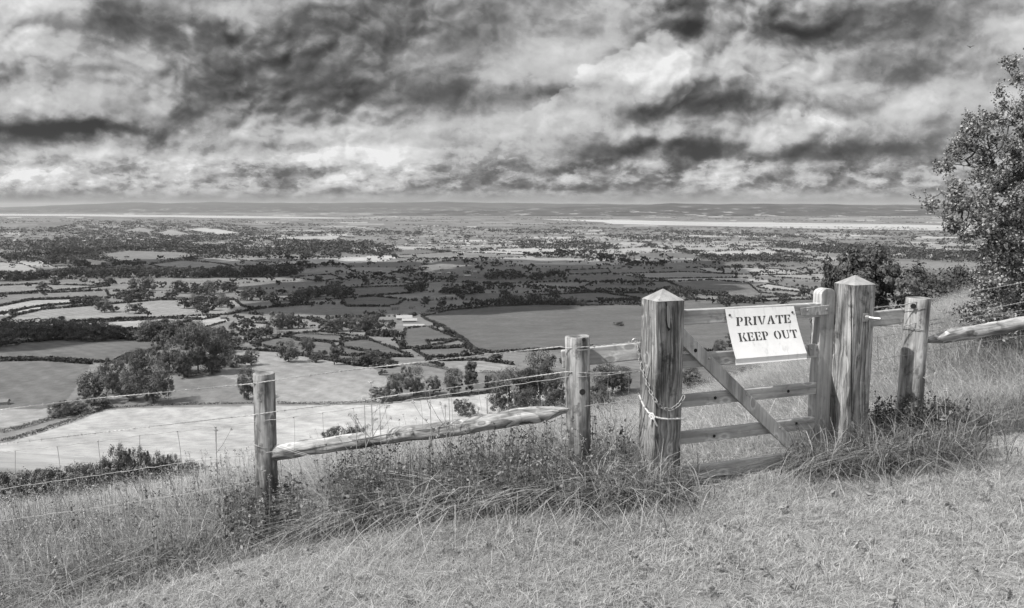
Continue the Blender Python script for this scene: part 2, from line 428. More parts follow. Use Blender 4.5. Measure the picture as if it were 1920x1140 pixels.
def H(X, Y):
    X = np.asarray(X, float); Y = np.asarray(Y, float)
    Xc = 14 * np.tanh(X / 14)
    fx = .12 * Xc - .08 * np.sqrt((Xc - .5) ** 2 + .36)
    s = np.maximum(fence_s(X, np.maximum(Y, -10)), 0)
    drop = np.where(s < 9, .115 * s + .0125 * s * s, .115 * 9 + .0125 * 81 + .345 * (s - 9))
    bx = np.maximum(X - 2.7, 0)
    bank = np.minimum(.26 * bx * bx / (bx + .6), 2.0) * sstep(s, 0.2, 3.0) * (1 - sstep(Y, 14, 40))
    lft = -.10 * np.clip(-X - 1.5, 0, 12) * sstep(s, 0.5, 5)
    zn = -1.70 - .05 * np.clip(Y, -20, 9) + fx - drop + bank + lft
    zn += 0.018 * np.sin(X * 2.1 + 1.3 * np.sin(Y * 1.7)) + 0.014 * np.sin(Y * 3.1 + X)
    zp = np.interp(np.log(np.maximum(Y, 120)), LY, PZ)
    # gentle rolls in the vale
    amp = 2.2 * sstep(Y, 260, 420) * (1 - sstep(Y, 2400, 3800))
    roll = amp * (np.sin(X / 190.0 + 1.1) * np.cos(Y / 260.0 + X / 700.0) + .6 * np.sin(X / 83.0 + Y / 150.0 + 2))
    zp = zp + roll
    zp = zp + 34 * np.exp(-((X + 2750) / 900.0) ** 2 - ((Y - 5200) / 800.0) ** 2)
    w = sstep(Y, 110, 200)
    return zn * (1 - w) + zp * w

def hit(px, py, lo=2.0, hi=16000.0):
    """pixel -> ground point (first crossing), vectorised"""
    u, v = ray(px, py); u = np.atleast_1d(u).astype(float); v = np.atleast_1d(v).astype(float)
    if len(u) != len(v): u, v = np.broadcast_arrays(u, v)
    ys = np.exp(np.linspace(math.log(lo), math.log(hi), 420))
    Yl = np.full(len(u), lo); Yh = np.full(len(u), hi); done = np.zeros(len(u), bool)
    prev = np.full(len(u), lo)
    for yy in ys:
        below = (v * yy <= H(u * yy, np.full(len(u), yy))) & ~done
        Yl[below] = prev[below]; Yh[below] = yy; done |= below
        prev[:] = yy
        if done.all(): break
    for _ in range(22):
        m = (Yl + Yh) / 2; b = v * m <= H(u * m, m)
        Yh = np.where(b, m, Yh); Yl = np.where(b, Yl, m)
    return u * Yh, Yh, H(u * Yh, Yh)

# ---- fields: jittered cells plus the fields that can be told apart in the view
CELL = 190.0
jit = np.random.default_rng(5).random((160, 160, 4))
def cells(X, Y):
    k = 1 + 0.0 * X
    xw = X + 22 * np.sin(Y / 130.0) + 12 * np.sin(Y / 47.0 + X / 90); yw = Y + 26 * np.sin(X / 140.0) + 10 * np.sin(X / 41.0)
    gx = xw / CELL / 1.25; gy = yw / CELL
    ix = np.floor(gx).astype(int); iy = np.floor(gy).astype(int)
    d1 = np.full(X.shape, 9e9); d2 = np.full(X.shape, 9e9); val = np.zeros(X.shape); v2 = np.zeros(X.shape)
    for a in (-1, 0, 1):
        for b in (-1, 0, 1):
            j = jit[(ix + a) % 160, (iy + b) % 160]
            px = ix + a + .15 + .7 * j[..., 0]; py = iy + b + .15 + .7 * j[..., 1]
            dd = np.abs(px - gx) ** 1.6 + np.abs(py - gy) ** 1.6
            m = dd < d1
            d2 = np.where(m, d1, np.minimum(d2, dd)); val = np.where(m, j[..., 2], val); v2 = np.where(m, j[..., 3], v2); d1 = np.where(m, dd, d1)
    return (d2 - d1) * CELL * 0.5, val, v2

FIELDS = [ # tone (crop colour with sun and cloud shade mixed in), polygon in photo pixels (projected on to the ground)
 (0.120, [(-80,655),(90,638),(213,635),(313,639),(300,655),(240,668),(212,681),(80,674),(-80,676)]),
 (0.125, [(-80,679),(80,676),(170,683),(150,715),(130,745),(105,766),(-80,768)]),
 (0.252, [(-80,768),(105,766),(104,784),(-80,816)]),
 (0.350, [(-200,860),(0,832),(190,770),(240,766),(480,761),(700,759),(850,745),(935,736),(1060,718),(1060,800),(600,1000),(-200,1000)]),
 (0.170, [(318,764),(322,700),(400,700),(440,712),(478,755)]),
 (0.246, [(400,700),(430,655),(520,660),(640,680),(700,690),(735,690),(730,715),(700,750),(640,755),(500,757),(476,757),(440,712)]),
 (0.115, [(470,645),(530,632),(600,640),(660,655),(740,668),(700,684),(600,672),(520,656)]),
 (0.230, [(-80,610),(0,607),(30,592),(80,581),(190,572),(300,563),(440,563),(455,575),(480,580),(380,600),(300,597),(155,603),(100,607)]),
 (0.308, [(155,606),(280,600),(330,594),(415,591),(430,602),(380,616),(200,618),(165,612)]),
 (0.280, [(-80,590),(20,570),(60,563),(180,560),(190,563),(150,568),(60,577),(0,590)]),
 (0.160, [(-80,565),(0,553),(130,548),(200,545),(205,558),(60,562),(0,575)]),
 (0.187, [(-80,545),(0,536),(70,533),(205,537),(140,543),(0,552)]),
 (0.266, [(-80,488),(0,492),(40,495),(70,505),(68,516),(-80,520)]),
 (0.322, [(-80,521),(60,517),(120,517),(118,521),(0,524)]),
 (0.120, [(70,486),(130,481),(220,493),(215,499),(100,500)]),
 (0.170, [(180,478),(240,470),(340,473),(372,480),(280,495),(220,490)]),
 (0.252, [(280,497),(340,488),(420,495),(440,500),(390,504),(320,503)]),
 (0.245, [(360,487),(400,483),(522,494),(500,500),(440,499)]),
 (0.110, [(150,503),(320,501),(330,506),(250,511),(160,509)]),
 (0.210, [(225,434),(260,427),(292,431),(282,437)]), (0.230, [(295,437),(320,430),(365,441),(310,442)]),
 (0.336, [(350,430),(380,427),(420,431),(455,438),(410,441),(385,437)]), (0.308, [(505,448),(560,443),(642,442),(625,451),(540,450)]),
 (0.108, [(790,594),(850,581),(940,573),(1010,571),(1120,573),(1220,570),(1220,652),(1100,652),(1000,658),(920,662),(890,657),(870,637),(830,614)]),  # cloud shade over the great field put into its tone
 (0.110, [(1220,570),(1300,562),(1420,566),(1560,560),(1560,650),(1400,668),(1220,652)]),
 (0.105, [(760,617),(800,612),(862,637),(800,652),(752,655)]), (0.170, [(800,641),(860,637),(878,648),(812,654)]),
 (0.100, [(640,637),(690,637),(742,656),(772,670),(640,667)]), (0.120, [(775,656),(872,652),(905,667),(800,671)]),
 (0.230, [(800,677),(900,676),(960,684),(978,697),(900,698),(830,688)]),
 (0.162, [(700,690),(740,692),(830,690),(900,700),(930,712),(850,735),(735,750),(735,715)]),
 (0.115, [(540,628),(600,622),(690,634),(640,642),(560,640)]),
 (0.266, [(436,610),(470,606),(505,608),(500,618),(450,622)]),
 (0.170, [(740,479),(860,472),(980,478),(985,482),(860,485),(750,484)]), (0.329, [(805,469),(900,470),(985,473),(984,478),(860,473)]),
 (0.180, [(545,520),(620,515),(640,522),(600,528)]), (0.150, [(390,512),(560,512),(520,520),(400,518)]),
 (0.210, [(1150,514),(1280,510),(1380,514),(1380,521),(1220,523)]), (0.294, [(1300,502),(1390,502),(1480,506),(1512,515),(1430,516),(1340,513)]),
 (0.231, [(1440,516),(1560,513),(1560,527),(1452,520)]), (0.308, [(1419,538),(1440,533),(1519,545),(1515,550),(1427,541)]),
 (0.125, [(1255,529),(1330,525),(1402,531),(1424,549),(1500,556),(1400,560),(1300,550)]), (0.130, [(1060,507),(1140,504),(1145,512),(1070,515)]),
 (0.130, [(1110,530),(1250,528),(1290,545),(1180,550),(1080,545)]), (0.115, [(1000,555),(1120,548),(1200,560),(1100,567),(1000,568)]),
 (0.130, [(650,540),(760,537),(770,550),(680,556),(640,550)]), (0.120, [(640,560),(700,556),(760,562),(740,575),(650,575)])]

def inpoly(px, py, poly):
    ins = np.zeros(px.shape, bool); n = len(poly)
    for i in range(n):
        x0, y0 = poly[i]; x1, y1 = poly[(i + 1) % n]
        c = ((y0 > py) != (y1 > py))
        if not c.any(): continue
        xx = (x1 - x0) * (py - y0) / (y1 - y0 + 1e-12) + x0
        ins ^= c & (px < xx)
    return ins

def tone_at(X, Y, Z):
    e, val, v2 = cells(X, Y)
    px, py = to_px(X, Y, Z)
    vis = (Y > 60) & (py > 380)
    # paler share to the right: the vale's sunlit band put into field tones
    lit = 0.12 + 0.40 * sstep(px, 700, 1050) * (1 - sstep(py, 478, 500)) * sstep(py, 434, 446)
    lit = lit - .06 * (px < 450) * (py < 485)
    tone = np.where(val < lit, .20 + .16 * v2, .12 + .07 * v2)
    done = np.zeros(X.shape, bool)
    for tn, poly in FIELDS:
        ins = vis & inpoly(px, py, poly)
        tone = np.where(ins, tn, tone); done |= ins
    tone = np.where((Y < 140) & ~done, .22, tone)
    return tone, e, done

# rows by radius, finer where the vale is seen
Zt = ray(960, 1)[1]
rows = list(np.exp(np.linspace(math.log(.35), math.log(18), 78))) + list(np.exp(np.linspace(math.log(18.8), math.log(172), 34)))
ypx = np.arange(880, 399.5, -1.6)
rows += [r for r in np.interp(-ypx, -prof_px, prof_Y) if r > 172] + [20000, 24500]
rows = np.array(sorted(rows))
ang = np.concatenate([np.arange(-38, 38, .105), np.arange(38, 322, 3.0)])
A, RR = np.meshgrid(np.radians(ang), rows, indexing='ij')
# rows are lines of equal forward distance in front and rings behind
ca = np.cos(A); front = np.abs(((np.degrees(A) + 180) % 360) - 180) < 50
k = np.where(front, 1 / np.maximum(ca, .6), 1 / math.cos(R(50)))
GX = RR * k * np.sin(A); GY = RR * k * ca
GZ = H(GX, GY)
na, nr = GX.shape
Vt = np.stack([GX.ravel(), GY.ravel(), GZ.ravel()], 1)
tn, edge, done = tone_at(GX.ravel(), GY.ravel(), GZ.ravel())
I = np.arange(na * nr).reshape(na, nr)
I2 = np.roll(I, -1, axis=0)
Q = np.stack([I[:, :-1].ravel(), I[:, 1:].ravel(), I2[:, 1:].ravel(), I2[:, :-1].ravel()], 1)
# centre cap
m, t, b = material("turf_and_fields", 0.95, 0, 0.1)
tc = t.node('ShaderNodeTexCoord').outputs['Object']
a = t.node('ShaderNodeAttribute', attribute_name='tone').outputs['Fac']
nA = t.noise(tc, 0.012, 6, 0.6); nB = t.noise(tc, 0.3, 6, 0.65); nC = t.noise(tc, 22, 5, 0.7)
nD = t.noise(t.vmath('MULTIPLY', tc, (.04, .004, 1)), 4.0, 3, .6)
v = t.math('MULTIPLY', a, t.mapr(nA, .3, .7, .86, 1.12))
v = t.math('MULTIPLY', v, t.mapr(nB, .3, .7, .82, 1.16))
v = t.math('MULTIPLY', v, t.mapr(nC, .3, .7, .75, 1.25))
v = t.math('MULTIPLY', v, t.mapr(nD, .35, .65, .90, 1.08))
# crop rows and tractor lines
rowv = t.node('ShaderNodeTexWave', wave_type='BANDS', bands_direction='DIAGONAL'); t.link(tc, rowv.inputs['Vector'])
rowv.inputs['Scale'].default_value = .055; rowv.inputs['Distortion'].default_value = 1.2; rowv.inputs['Detail'].default_value = 2; rowv.inputs['Detail Scale'].default_value = .3
v = t.math('MULTIPLY', v, t.mapr(rowv.outputs['Fac'], 0, 1, .93, 1.05))
nE = t.noise(t.vmath('ADD', tc, (400, 90, 0)), 0.045, 5, .65)
v = t.math('MULTIPLY', v, t.mapr(nE, .35, .65, .88, 1.1))
grey(t, v, b.inputs['Base Color'])
ground = mesh_np("ground", Vt, Q, m, attr={'tone': tn}, smooth=True)
tag(ground, "rolling farmland and grassy hilltop stretching to the estuary", None, None, "structure")
fan = mesh_np("ground_centre", np.vstack([[0, 0, float(H(0., 0.))], Vt[I[:, 0]]]), np.array([(0, 1 + i, 1 + (i + 1) % na) for i in range(na)]), m, attr={'tone': np.full(na + 1, .2)})
tag(fan, "turf underfoot on the hilltop", None, None, "structure")

# ---- estuary water: polygons just above the flat vale floor
mw, t, b = material("estuary_water", 0.28, 0, 0.6)
tc = t.node('ShaderNodeTexCoord').outputs['Object']
grey(t, t.mapr(t.noise(t.vmath('MULTIPLY', tc, (.0006, .003, 1)), 1.0, 5, .6), .3, .7, .36, .62), b.inputs['Base Color'])  # pale base colour carries the sky's reflection
def water(poly):
    xs, ys, zs = hit([p[0] for p in poly], [p[1] for p in poly], lo=3000, hi=60000)
    zw = -126.8
    V = []
    for (px, py) in poly:
        u, v = ray(px, py); Yv = zw / float(v); V.append((float(u) * Yv, Yv, zw))
    return V
for poly in ([(-160,401.5),(0,401.5),(160,401.5),(330,403.5),(420,404.5),(600,407.2),(700,409.5),(600,409.8),(380,408.5),(330,407),(230,406.6),(150,404.8),(-160,404.2)],
             [(1010,411),(1130,412.2),(1200,413.2),(1280,415.3),(1420,417),(1620,419.5),(1830,423.5),(2050,427),(2050,437),(1830,433.5),(1640,430.5),(1500,428),(1440,426.5),(1330,423.8),(1230,421.8),(1150,420),(1130,416.5),(1060,413.5)]):
    V = water(poly)
    o = mesh_py("estuary_water", V, [tuple(range(len(V)))], mw)
    tag(o, "pale strip of estuary water below the far hills", None, None, "structure")

# ---- far hills beyond the estuary: ridges with their own depth
mh, t, b = material("hill_woods", 0.95, 0, 0.1)
tc = t.node('ShaderNodeTexCoord').outputs['Object']
nA = t.noise(t.vmath('MULTIPLY', tc, (1, 1.0, 3)), .0016, 7, .62); nB = t.noise(t.vmath('MULTIPLY', tc, (1, 1, 6)), .004, 4, .6)
v = t.mapr(nA, .35, .65, .03, .08)
f = t.math('MULTIPLY', t.mapr(nB, .60, .62, 0, 1), t.mapr(t.sep(tc)[2], -60, 40, 1, 0))
v = t.mix(f, v, .26)
grey(t, v, b.inputs['Base Color'])
def ridge(name, pts, Yn, depth, zb, label):
    xs = np.linspace(pts[0][0], pts[-1][0], 260)
    top = np.interp(xs, [p[0] for p in pts], [p[1] for p in pts]) + .35 * np.sin(xs / 23.) + .25 * np.sin(xs / 9.7 + 1)
    ts = np.linspace(0, 1, 14)
    Vv = []
    for i, x in enumerate(xs):
        u, v = ray(x, top[i]); zt = float(v) * (Yn + depth)
        for tt in ts:
            Yq = Yn + depth * tt; z = zb + (zt - zb) * (math.sin(tt * math.pi / 2) ** 1.1) + 9 * math.sin(x / 31. + tt * 7) * math.sin(tt * math.pi)
            Vv.append((float(u) * Yq, Yq, z))
    # back slope
    n = 14
    Qv = [(i * n + j, (i + 1) * n + j, (i + 1) * n + j + 1, i * n + j + 1) for i in range(259) for j in range(n - 1)]
    nb = len(Vv)
    for i, x in enumerate(xs):
        p = Vv[i * n + n - 1]; Vv.append((p[0] * 1.15, p[1] * 1.15, zb - 20))
    Qv += [(i * n + n - 1, (i + 1) * n + n - 1, nb + i + 1, nb + i) for i in range(259)]
    o = mesh_np(name, Vv, Qv, mh, smooth=True)
    tag(o, label, None, None, "structure")
ridge("far_hills", [(-500,390),(0,388.5),(90,386),(170,382),(250,379.5),(310,381),(400,379),(560,381),(700,380),(830,378.5),(980,381),(1150,382.5),(1300,384),(2300,384)], 17500, 5500, -150, "hazy ridge of far hills beyond the water")
ridge("wooded_hills", [(700,401),(900,393),(1060,387.5),(1180,384.5),(1260,381.5),(1340,382.5),(1500,382),(1620,384.5),(1800,386.5),(2400,389)], 10800, 3000, -150, "dark wooded hills behind the right hand water")

# ------------------------------------------------------------------ foliage
def leaf_quads(C, size, rg, up=0.35, jitter=.35, aspect=.62, out=None):
    """one bent-free leaf quad per centre; returns V, Q"""
    n = len(C)
    nrm = rg.normal(size=(n, 3)); nrm[:, 2] += up * 2
    if out is not None: nrm = nrm * .42 + out * 1.3
    nrm /= np.linalg.norm(nrm, axis=1)[:, None] + 1e-9
    tv = rg.normal(size=(n, 3)); tv -= nrm * (tv * nrm).sum(1)[:, None]; tv /= np.linalg.norm(tv, axis=1)[:, None] + 1e-9
    bv = np.cross(nrm, tv)
    s = (size * (1 + jitter * rg.uniform(-1, 1, n)))[:, None]
    a = tv * s * .5; b2 = bv * s * .5 * aspect
    V = np.stack([C - a, C + b2 * 1.0 - a * .1, C + a, C - b2 * 1.0 - a * .1], 1).reshape(-1, 3)
    return V, np.arange(n * 4).reshape(n, 4)

def crown_points(rg, lobes, n, shell=.55, clump=.0, nclump=40):
    """points scattered in clumps over the shells of ellipsoid lobes [(cx,cy,cz,rx,ry,rz)]"""
    L = np.array(lobes, float)
    wt = (L[:, 3] * L[:, 5]) ** .8; wt /= wt.sum()
    ci = rg.choice(len(L), nclump, p=wt)
    d = rg.normal(size=(nclump, 3)); d[:, 2] = d[:, 2] * .9 + .15; d /= np.linalg.norm(d, axis=1)[:, None]
    rad = shell + (1.03 - shell) * rg.random(nclump) ** .6
    cc = L[ci, :3] + d * L[ci, 3:6] * rad[:, None]
    k = rg.integers(0, nclump, n)
    sp = (L[ci, 3:6].mean(1) * clump)[k]
    # each clump is a small dome of leaves that face outwards
    g = rg.normal(size=(n, 3)); g /= np.linalg.norm(g, axis=1)[:, None]; g = g + d[k] * .55; g /= np.linalg.norm(g, axis=1)[:, None]
    C = cc[k] + g * sp[:, None] * np.array([1, 1, .75]) * (1.25 + .35 * rg.normal(size=(n, 1)))
    return C, k, g

M_LEAF = leafy("tree_leaves", .02, .17, .10)
M_LEAFF = leafy("vale_tree_leaves", .018, .085, .10)
M_LEAFD = leafy("dark_leaves", .018, .07, .15)
M_LEAFN = leafy("dark_tree_leaves", .02, .14, .2)  # darker leaf tone for the trees beyond the right gatepost
M_LEAFH = leafy("hawthorn_leaves", .035, .50, .28, .5, .25)
M_BARK = plain("bark", .075, .9, 0, .35, 12)
M_STEM = plain("dry_stem", .30, .8, 0, .2, 20)

def tree_mesh(name, seed, n, leaf, kind='round', clumps=60, cl=.22, mat=None):
    """unit height tree: crown mesh data and trunk mesh data"""
    rg = np.random.default_rng(seed)
    if kind == 'round':
        lobes = [(0, 0, .50, .40, .40, .46)]
        for i in range(12):
            a = rg.uniform(0, 6.28); q = rg.uniform(.14, .34); z = rg.uniform(.16, .82)
            lobes.append((math.cos(a) * q, math.sin(a) * q, z, *(rg.uniform(.13, .22) * np.array([1, 1, .85]))))
    elif kind == 'tall':
        lobes = [(0, 0, .5, .17, .17, .46)]
        for i in range(8):
            a = rg.uniform(0, 6.28); q = rg.uniform(.04, .13); lobes.append((math.cos(a) * q, math.sin(a) * q, rg.uniform(.2, .85), .1, .1, .12))
    elif kind == 'wide':
        lobes = [(0, 0, .47, .52, .50, .43)]
        for i in range(15):
            a = rg.uniform(0, 6.28); q = rg.uniform(.2, .45); lobes.append((math.cos(a) * q, math.sin(a) * q * .9, rg.uniform(.15, .80), *(rg.uniform(.15, .26) * np.array([1, 1, .8]))))
    else: # bush
        lobes = [(0, 0, .35, .55, .5, .42)]
        for i in range(8):
            a = rg.uniform(0, 6.28); q = rg.uniform(.2, .5); lobes.append((math.cos(a) * q, math.sin(a) * q, rg.uniform(.2, .6), .25, .25, .24))
    C, k, og = crown_points(rg, lobes, n, .62, cl, clumps)
    C[:, 2] = np.maximum(C[:, 2], .04)
    V, Q = leaf_quads(C, np.full(n, leaf), rg, .25, .45, .8, og)
    tn = np.clip(rg.random(clumps)[k] * .5 + rg.random(n) * .5, 0, 1)
    o = mesh_np(name, V, Q, mat or M_LEAF, attr={'tone': np.repeat(tn, 4)})
    crown = o.data; bpy.data.objects.remove(o)
    mb = MB()
    top = .75 if kind != 'bush' else .3
    mb.tube([(0, 0, -.12), (0.005, 0, .1), (.0, .01, .3), (0.01, 0, top)], [.035, .026, .02, .006], 7)
    for i in range(7):
        a = rg.uniform(0, 6.28); z0 = rg.uniform(.16, .5); q = rg.uniform(.15, .3) * (.5 if kind == 'tall' else 1)
        mb.tube([(0, 0, z0), (math.cos(a) * q * .5, math.sin(a) * q * .5, z0 + .1), (math.cos(a) * q, math.sin(a) * q, z0 + .26)], [.014, .009, .003], 5)
    o = mb.build("trunk", M_BARK); tr = o.data; bpy.data.objects.remove(o)
    return crown, tr, (C, tn)

FAR = {}
for kd in ('round', 'wide', 'tall', 'bush'):
    FAR[kd] = [tree_mesh("crown", s * 7 + len(kd), 1900, .080, kd, 44, .34, M_LEAFF) for s in range(3)]
MID = {kd: [tree_mesh("crown", s * 13 + 5, 15000, .030, kd, 90, .27) for s in range(2)] for kd in ('round', 'wide', 'tall', 'bush')}
TINY = {kd: tree_mesh("crown", 3, 60, .30, kd, 20, .2) for kd in ('round', 'wide', 'tall', 'bush')}

trees = []   # (apparent height, px, py_base, height_px, width factor, kind, label, group)
def T(px, py, hp, kind='round', wf=1.0, label=None, group=None): trees.append([hp, px, py, hp, wf, kind, label, group])
# the trees one can tell apart, base pixel and height in photo pixels
NAMED = [
 (178,757,62,'round',1.25,"sunlit bushy tree at the lower left end of the long tree belt"),
 (212,738,68,'wide',.95,"broad pale-topped tree second from the lower end of the long tree belt"),
 (243,752,52,'round',1.2,"darker low tree in front of the belt, left of the tallest sunlit tree"),
 (288,756,92,'wide',.85,"tallest sunlit leafy tree in the belt, directly above the bright field's hedge"),
 (252,712,58,'wide',1.0,"tree behind the gap between the two broad sunlit trees of the belt"),
 (268,702,50,'round',1.1,"smaller tree at the back of the belt beside the dark field"),
 (318,700,72,'wide',.9,"large sunlit tree where the belt turns uphill towards the dark row"),
 (345,708,50,'round',1.0,"dark shaded tree low in the middle of the belt"),
 (372,700,96,'wide',.8,"tall round-headed sunlit tree near the upper end of the belt"),
 (398,700,78,'round',1.1,"sunlit tree at the right edge of the belt, trunk showing on the slope"),
 (408,660,52,'wide',.9,"tree at the upper right tip of the belt above the small walled track"),
 (352,655,50,'wide',.95,"tree on the back edge of the belt behind the tall round-headed one"),
 (140,775,28,'bush',1.5,"low scrubby bush at the bottom of the tree belt where the twin hedges start"),
 (113,781,32,'bush',1.4,"leftmost low bush on the corner of the twin hedges"),
 (188,767,20,'bush',1.6,"low bush on the corner of the pale field under the belt"),
 (541,679,42,'wide',1.05,"solitary round field tree with a long shadow on the pale slope"),
 (576,662,30,'round',1.1,"pale tree behind and right of the solitary shadowed tree"),
 (627,684,40,'tall',1.3,"slim leaning tree right of the shadowed field tree"),
 (590,679,17,'bush',1.2,"small dark bush between the two shadowed field trees"),
 (604,668,14,'bush',1.1,"small round bush left of the slim leaning tree"),
 (466,749,62,'round',.85,"dark tree standing just left of the nearest fence post"),
 (472,685,30,'round',1.0,"small tree above the dark tree beside the nearest fence post"),
 (443,688,30,'bush',1.05,"rounded dark bush left of the tree beside the fence post"),
 (660,684,16,'bush',1.2,"small bush between the slim tree and the two dark field trees"),
 (673,684,22,'bush',1.5,"dark bushy thicket on the slope right of the slim tree"),
 (699,683,28,'round',1.1,"round dark tree at the right end of the slope thicket"),
 (728,687,17,'bush',1.6,"low dark shrub right of the slope thicket"),
 (718,703,12,'bush',1.1,"tiny lone shrub on the pale slope"),
 (775,742,58,'wide',.9,"dark leafy tree at the top of the pale lower field, above the flowers"),
 (744,748,50,'round',1.0,"dark tree left of the leafy tree on the field's top hedge"),
 (722,752,30,'bush',1.4,"low dark bush where the slope meets the pale lower field"),
 (812,740,36,'round',1.1,"small tree between the leafy tree and the slender poplar"),
 (853,742,54,'round',1.0,"rounded tree just left of the slender poplar"),
 (884,738,65,'tall',1.1,"slender upright tree standing between rounded trees"),
 (920,735,34,'round',1.0,"small rounded tree right of the slender upright one"),
 (955,770,85,'wide',1.0,"large dark tree rising behind the left rail"),
 (1012,760,105,'round',.95,"tallest dark tree just left of the middle fence post"),
 (985,775,60,'bush',1.0,"dark bush filling the gap between the two large trees behind the rail"),
 (1040,772,75,'round',.8,"dark tree partly hidden by the middle fence post"),
 (872,779,36,'bush',1.15,"rounded bush standing alone in the pale lower field"),
 (930,680,20,'round',1.3,"small dark tree on the hedge at the foot of the great dark field"),
 (694,616,18,'round',1.2,None),(712,688,17,'round',1.1,None),
 (196,586,28,'wide',.9,"round oak standing in the sunlit field at the left"),
 (214,584,12,'bush',1.2,"small round bush beside the oak in the sunlit field"),
 (255,588,22,'bush',1.3,"dark rounded thicket alone in the sunlit field"),
 (276,594,14,'round',1.0,None),
 (380,589,20,'round',1.4,None),(366,578,26,'round',1.1,None),(372,580,20,'round',1.0,None),(392,582,24,'round',1.2,None),(412,576,28,'wide',1.1,None),(432,580,16,'round',1.0,None),(346,578,22,'round',1.4,None),
 (335,550,24,'wide',1.0,None),(349,550,20,'round',1.0,None),(374,552,22,'bush',1.3,None),(397,550,26,'wide',1.1,None),(256,548,26,'wide',1.0,None),(278,545,26,'wide',1.0,None),(270,560,16,'bush',1.6,None),(235,560,18,'bush',1.4,None),
 (430,548,22,'wide',1.1,None),(464,563,26,'round',1.1,None),(487,560,22,'round',1.0,None),(505,562,18,'bush',1.1,None),(575,562,26,'wide',1.1,None),(628,560,36,'wide',1.0,None),(549,558,16,'bush',1.2,None),(527,552,14,'bush',1.2,None),
 (463,622,24,'wide',1.1,None),(438,620,16,'round',1.1,None),(523,618,34,'wide',1.0,None),(540,616,30,'wide',1.0,None),(500,635,24,'round',1.2,None),(480,640,22,'round',1.1,None),(463,642,20,'round',1.0,None),(483,655,18,'round',1.0,None),
 (560,616,22,'wide',1.2,None),(610,621,22,'wide',1.2,None),(625,622,28,'wide',1.1,None),(642,620,26,'wide',1.1,None),(655,610,22,'round',1.1,None),
 (688,594,14,'round',1.1,None),(702,596,14,'round',1.1,None),(650,599,12,'round',1.2,None),
 (671,622,30,'wide',1.1,None),(696,621,34,'wide',1.1,None),(715,618,20,'round',1.1,None),(735,619,18,'round',1.1,None),(740,635,16,'round',1.0,None),(741,645,14,'round',1.1,None),(753,654,20,'round',1.0,None),(816,619,14,'round',1.2,None),
 (872,668,14,'round',1.0,None),(888,667,14,'round',1.0,None),(808,679,7,'bush',1.6,None),
 (1160,611,9,'bush',1.8,"tiny thicket alone in the middle of the great dark field"),
 (1302,566,13,'round',1.0,None),(1332,570,14,'round',1.1,None),(1350,570,15,'round',1.1,None),(1456,557,8,'round',1,None),(1471,558,8,'round',1,None),
 (1295,728,42,'round',1.2,"dark bushy tree seen through the gate beside the left post"),
 (1330,735,30,'bush',1.6,"low dark scrub seen through the gate under the second rail"),
 (1375,650,24,'wide',1.2,None),(1350,668,32,'round',1.1,None),(1135,740,62,'round',1.0,"dark tree seen between the middle post and the chained gatepost"),(1165,735,50,'round',1.1,"dark tree just left of the chained gatepost"),
 (1120,755,40,'bush',1.2,"dark bush low between the middle post and the chained gatepost"),
]
for (px, py, hp, kd, wf, lb) in NAMED: T(px, py, hp, kd, wf * (.72 if hp > 30 else .95), lb)

rt = random.Random(21)
def belt(pts, h0, h1, step, kinds=('round', 'wide', 'bush'), grp=None, jy=2.0):
    for i in range(len(pts) - 1):
        (x0, y0), (x1, y1) = pts[i], pts[i + 1]
        L = math.hypot(x1 - x0, y1 - y0); n = max(1, int(L / step))
        for j in range(n):
            q = (j + rt.random() * .8) / n
            T(x0 + (x1 - x0) * q, y0 + (y1 - y0) * q + rt.uniform(-jy, jy), rt.uniform(h0, h1), rt.choice(kinds), rt.uniform(.9, 1.25), None, grp)
G1 = "belt behind the dark left field"
belt([(-20,652),(15,648)], 26, 34, 14, ('wide',), G1)
belt([(20,642),(60,640),(150,636),(210,640)], 32, 44, 16, ('wide', 'round'), G1, 3)
belt([(215,638),(260,636),(330,638)], 18, 30, 12, ('round', 'bush'), G1)
belt([(275,640),(320,636),(372,636)], 34, 44, 17, ('wide',), G1, 3)
belt([(380,640),(460,655)], 18, 28, 13, ('round',), "trees by the track behind the belt")
belt([(-20,528),(60,524),(130,521),(250,519),(400,520),(520,517),(560,514)], 13, 22, 8, ('wide', 'round'), "dark belt crossing the left vale")
belt([(80,498),(130,492),(160,505),(200,508)], 12, 18, 9, ('wide', 'round'), "trees by the far left fields")
belt([(210,500),(270,498)], 10, 16, 9); belt([(470,508),(560,502),(640,500)], 8, 15, 8)
belt([(-20,488),(40,486),(90,480),(160,478)], 9, 16, 8, ('wide', 'round'), "trees by the far left fields")
belt([(160,472),(240,470),(330,467),(420,470)], 6, 10, 7)
belt([(400,482),(470,484),(560,486),(640,484)], 6, 12, 8)
belt([(560,560),(640,552),(660,556)], 12, 20, 10)
belt([(1000,483),(1060,482),(1100,487),(1140,490),(1180,496),(1250,500)], 9, 15, 7, ('wide', 'round'), "dark wood in mid vale")
belt([(1040,478),(1110,480),(1170,488)], 8, 13, 8, ('wide',), "dark wood in mid vale")
belt([(745,492),(800,488),(870,489),(910,490)], 5, 8, 7); belt([(890,497),(910,498),(945,497)], 6, 11, 8)
belt([(915,524),(960,522),(1000,525),(1060,520)], 10, 17, 9, ('wide', 'round'), "trees edging the village")
belt([(640,530),(700,520),(760,512),(800,508)], 7, 12, 8, ('wide', 'round'), "trees among village houses")
belt([(700,528),(780,530),(860,526)], 8, 13, 10, ('wide', 'round'), "trees among village houses")
belt([(770,548),(800,547)], 18, 26, 13, ('wide',), "trees edging the village")
belt([(838,552),(870,550),(905,552)], 16, 24, 13, ('wide',), "trees edging the village"); belt([(910,544),(960,543),(975,545)], 12, 17, 11, ('wide',), "trees edging the village")
belt([(812,584),(840,581),(880,577),(920,574)], 9, 14, 9, ('wide', 'bush'), "hedge above the great field")
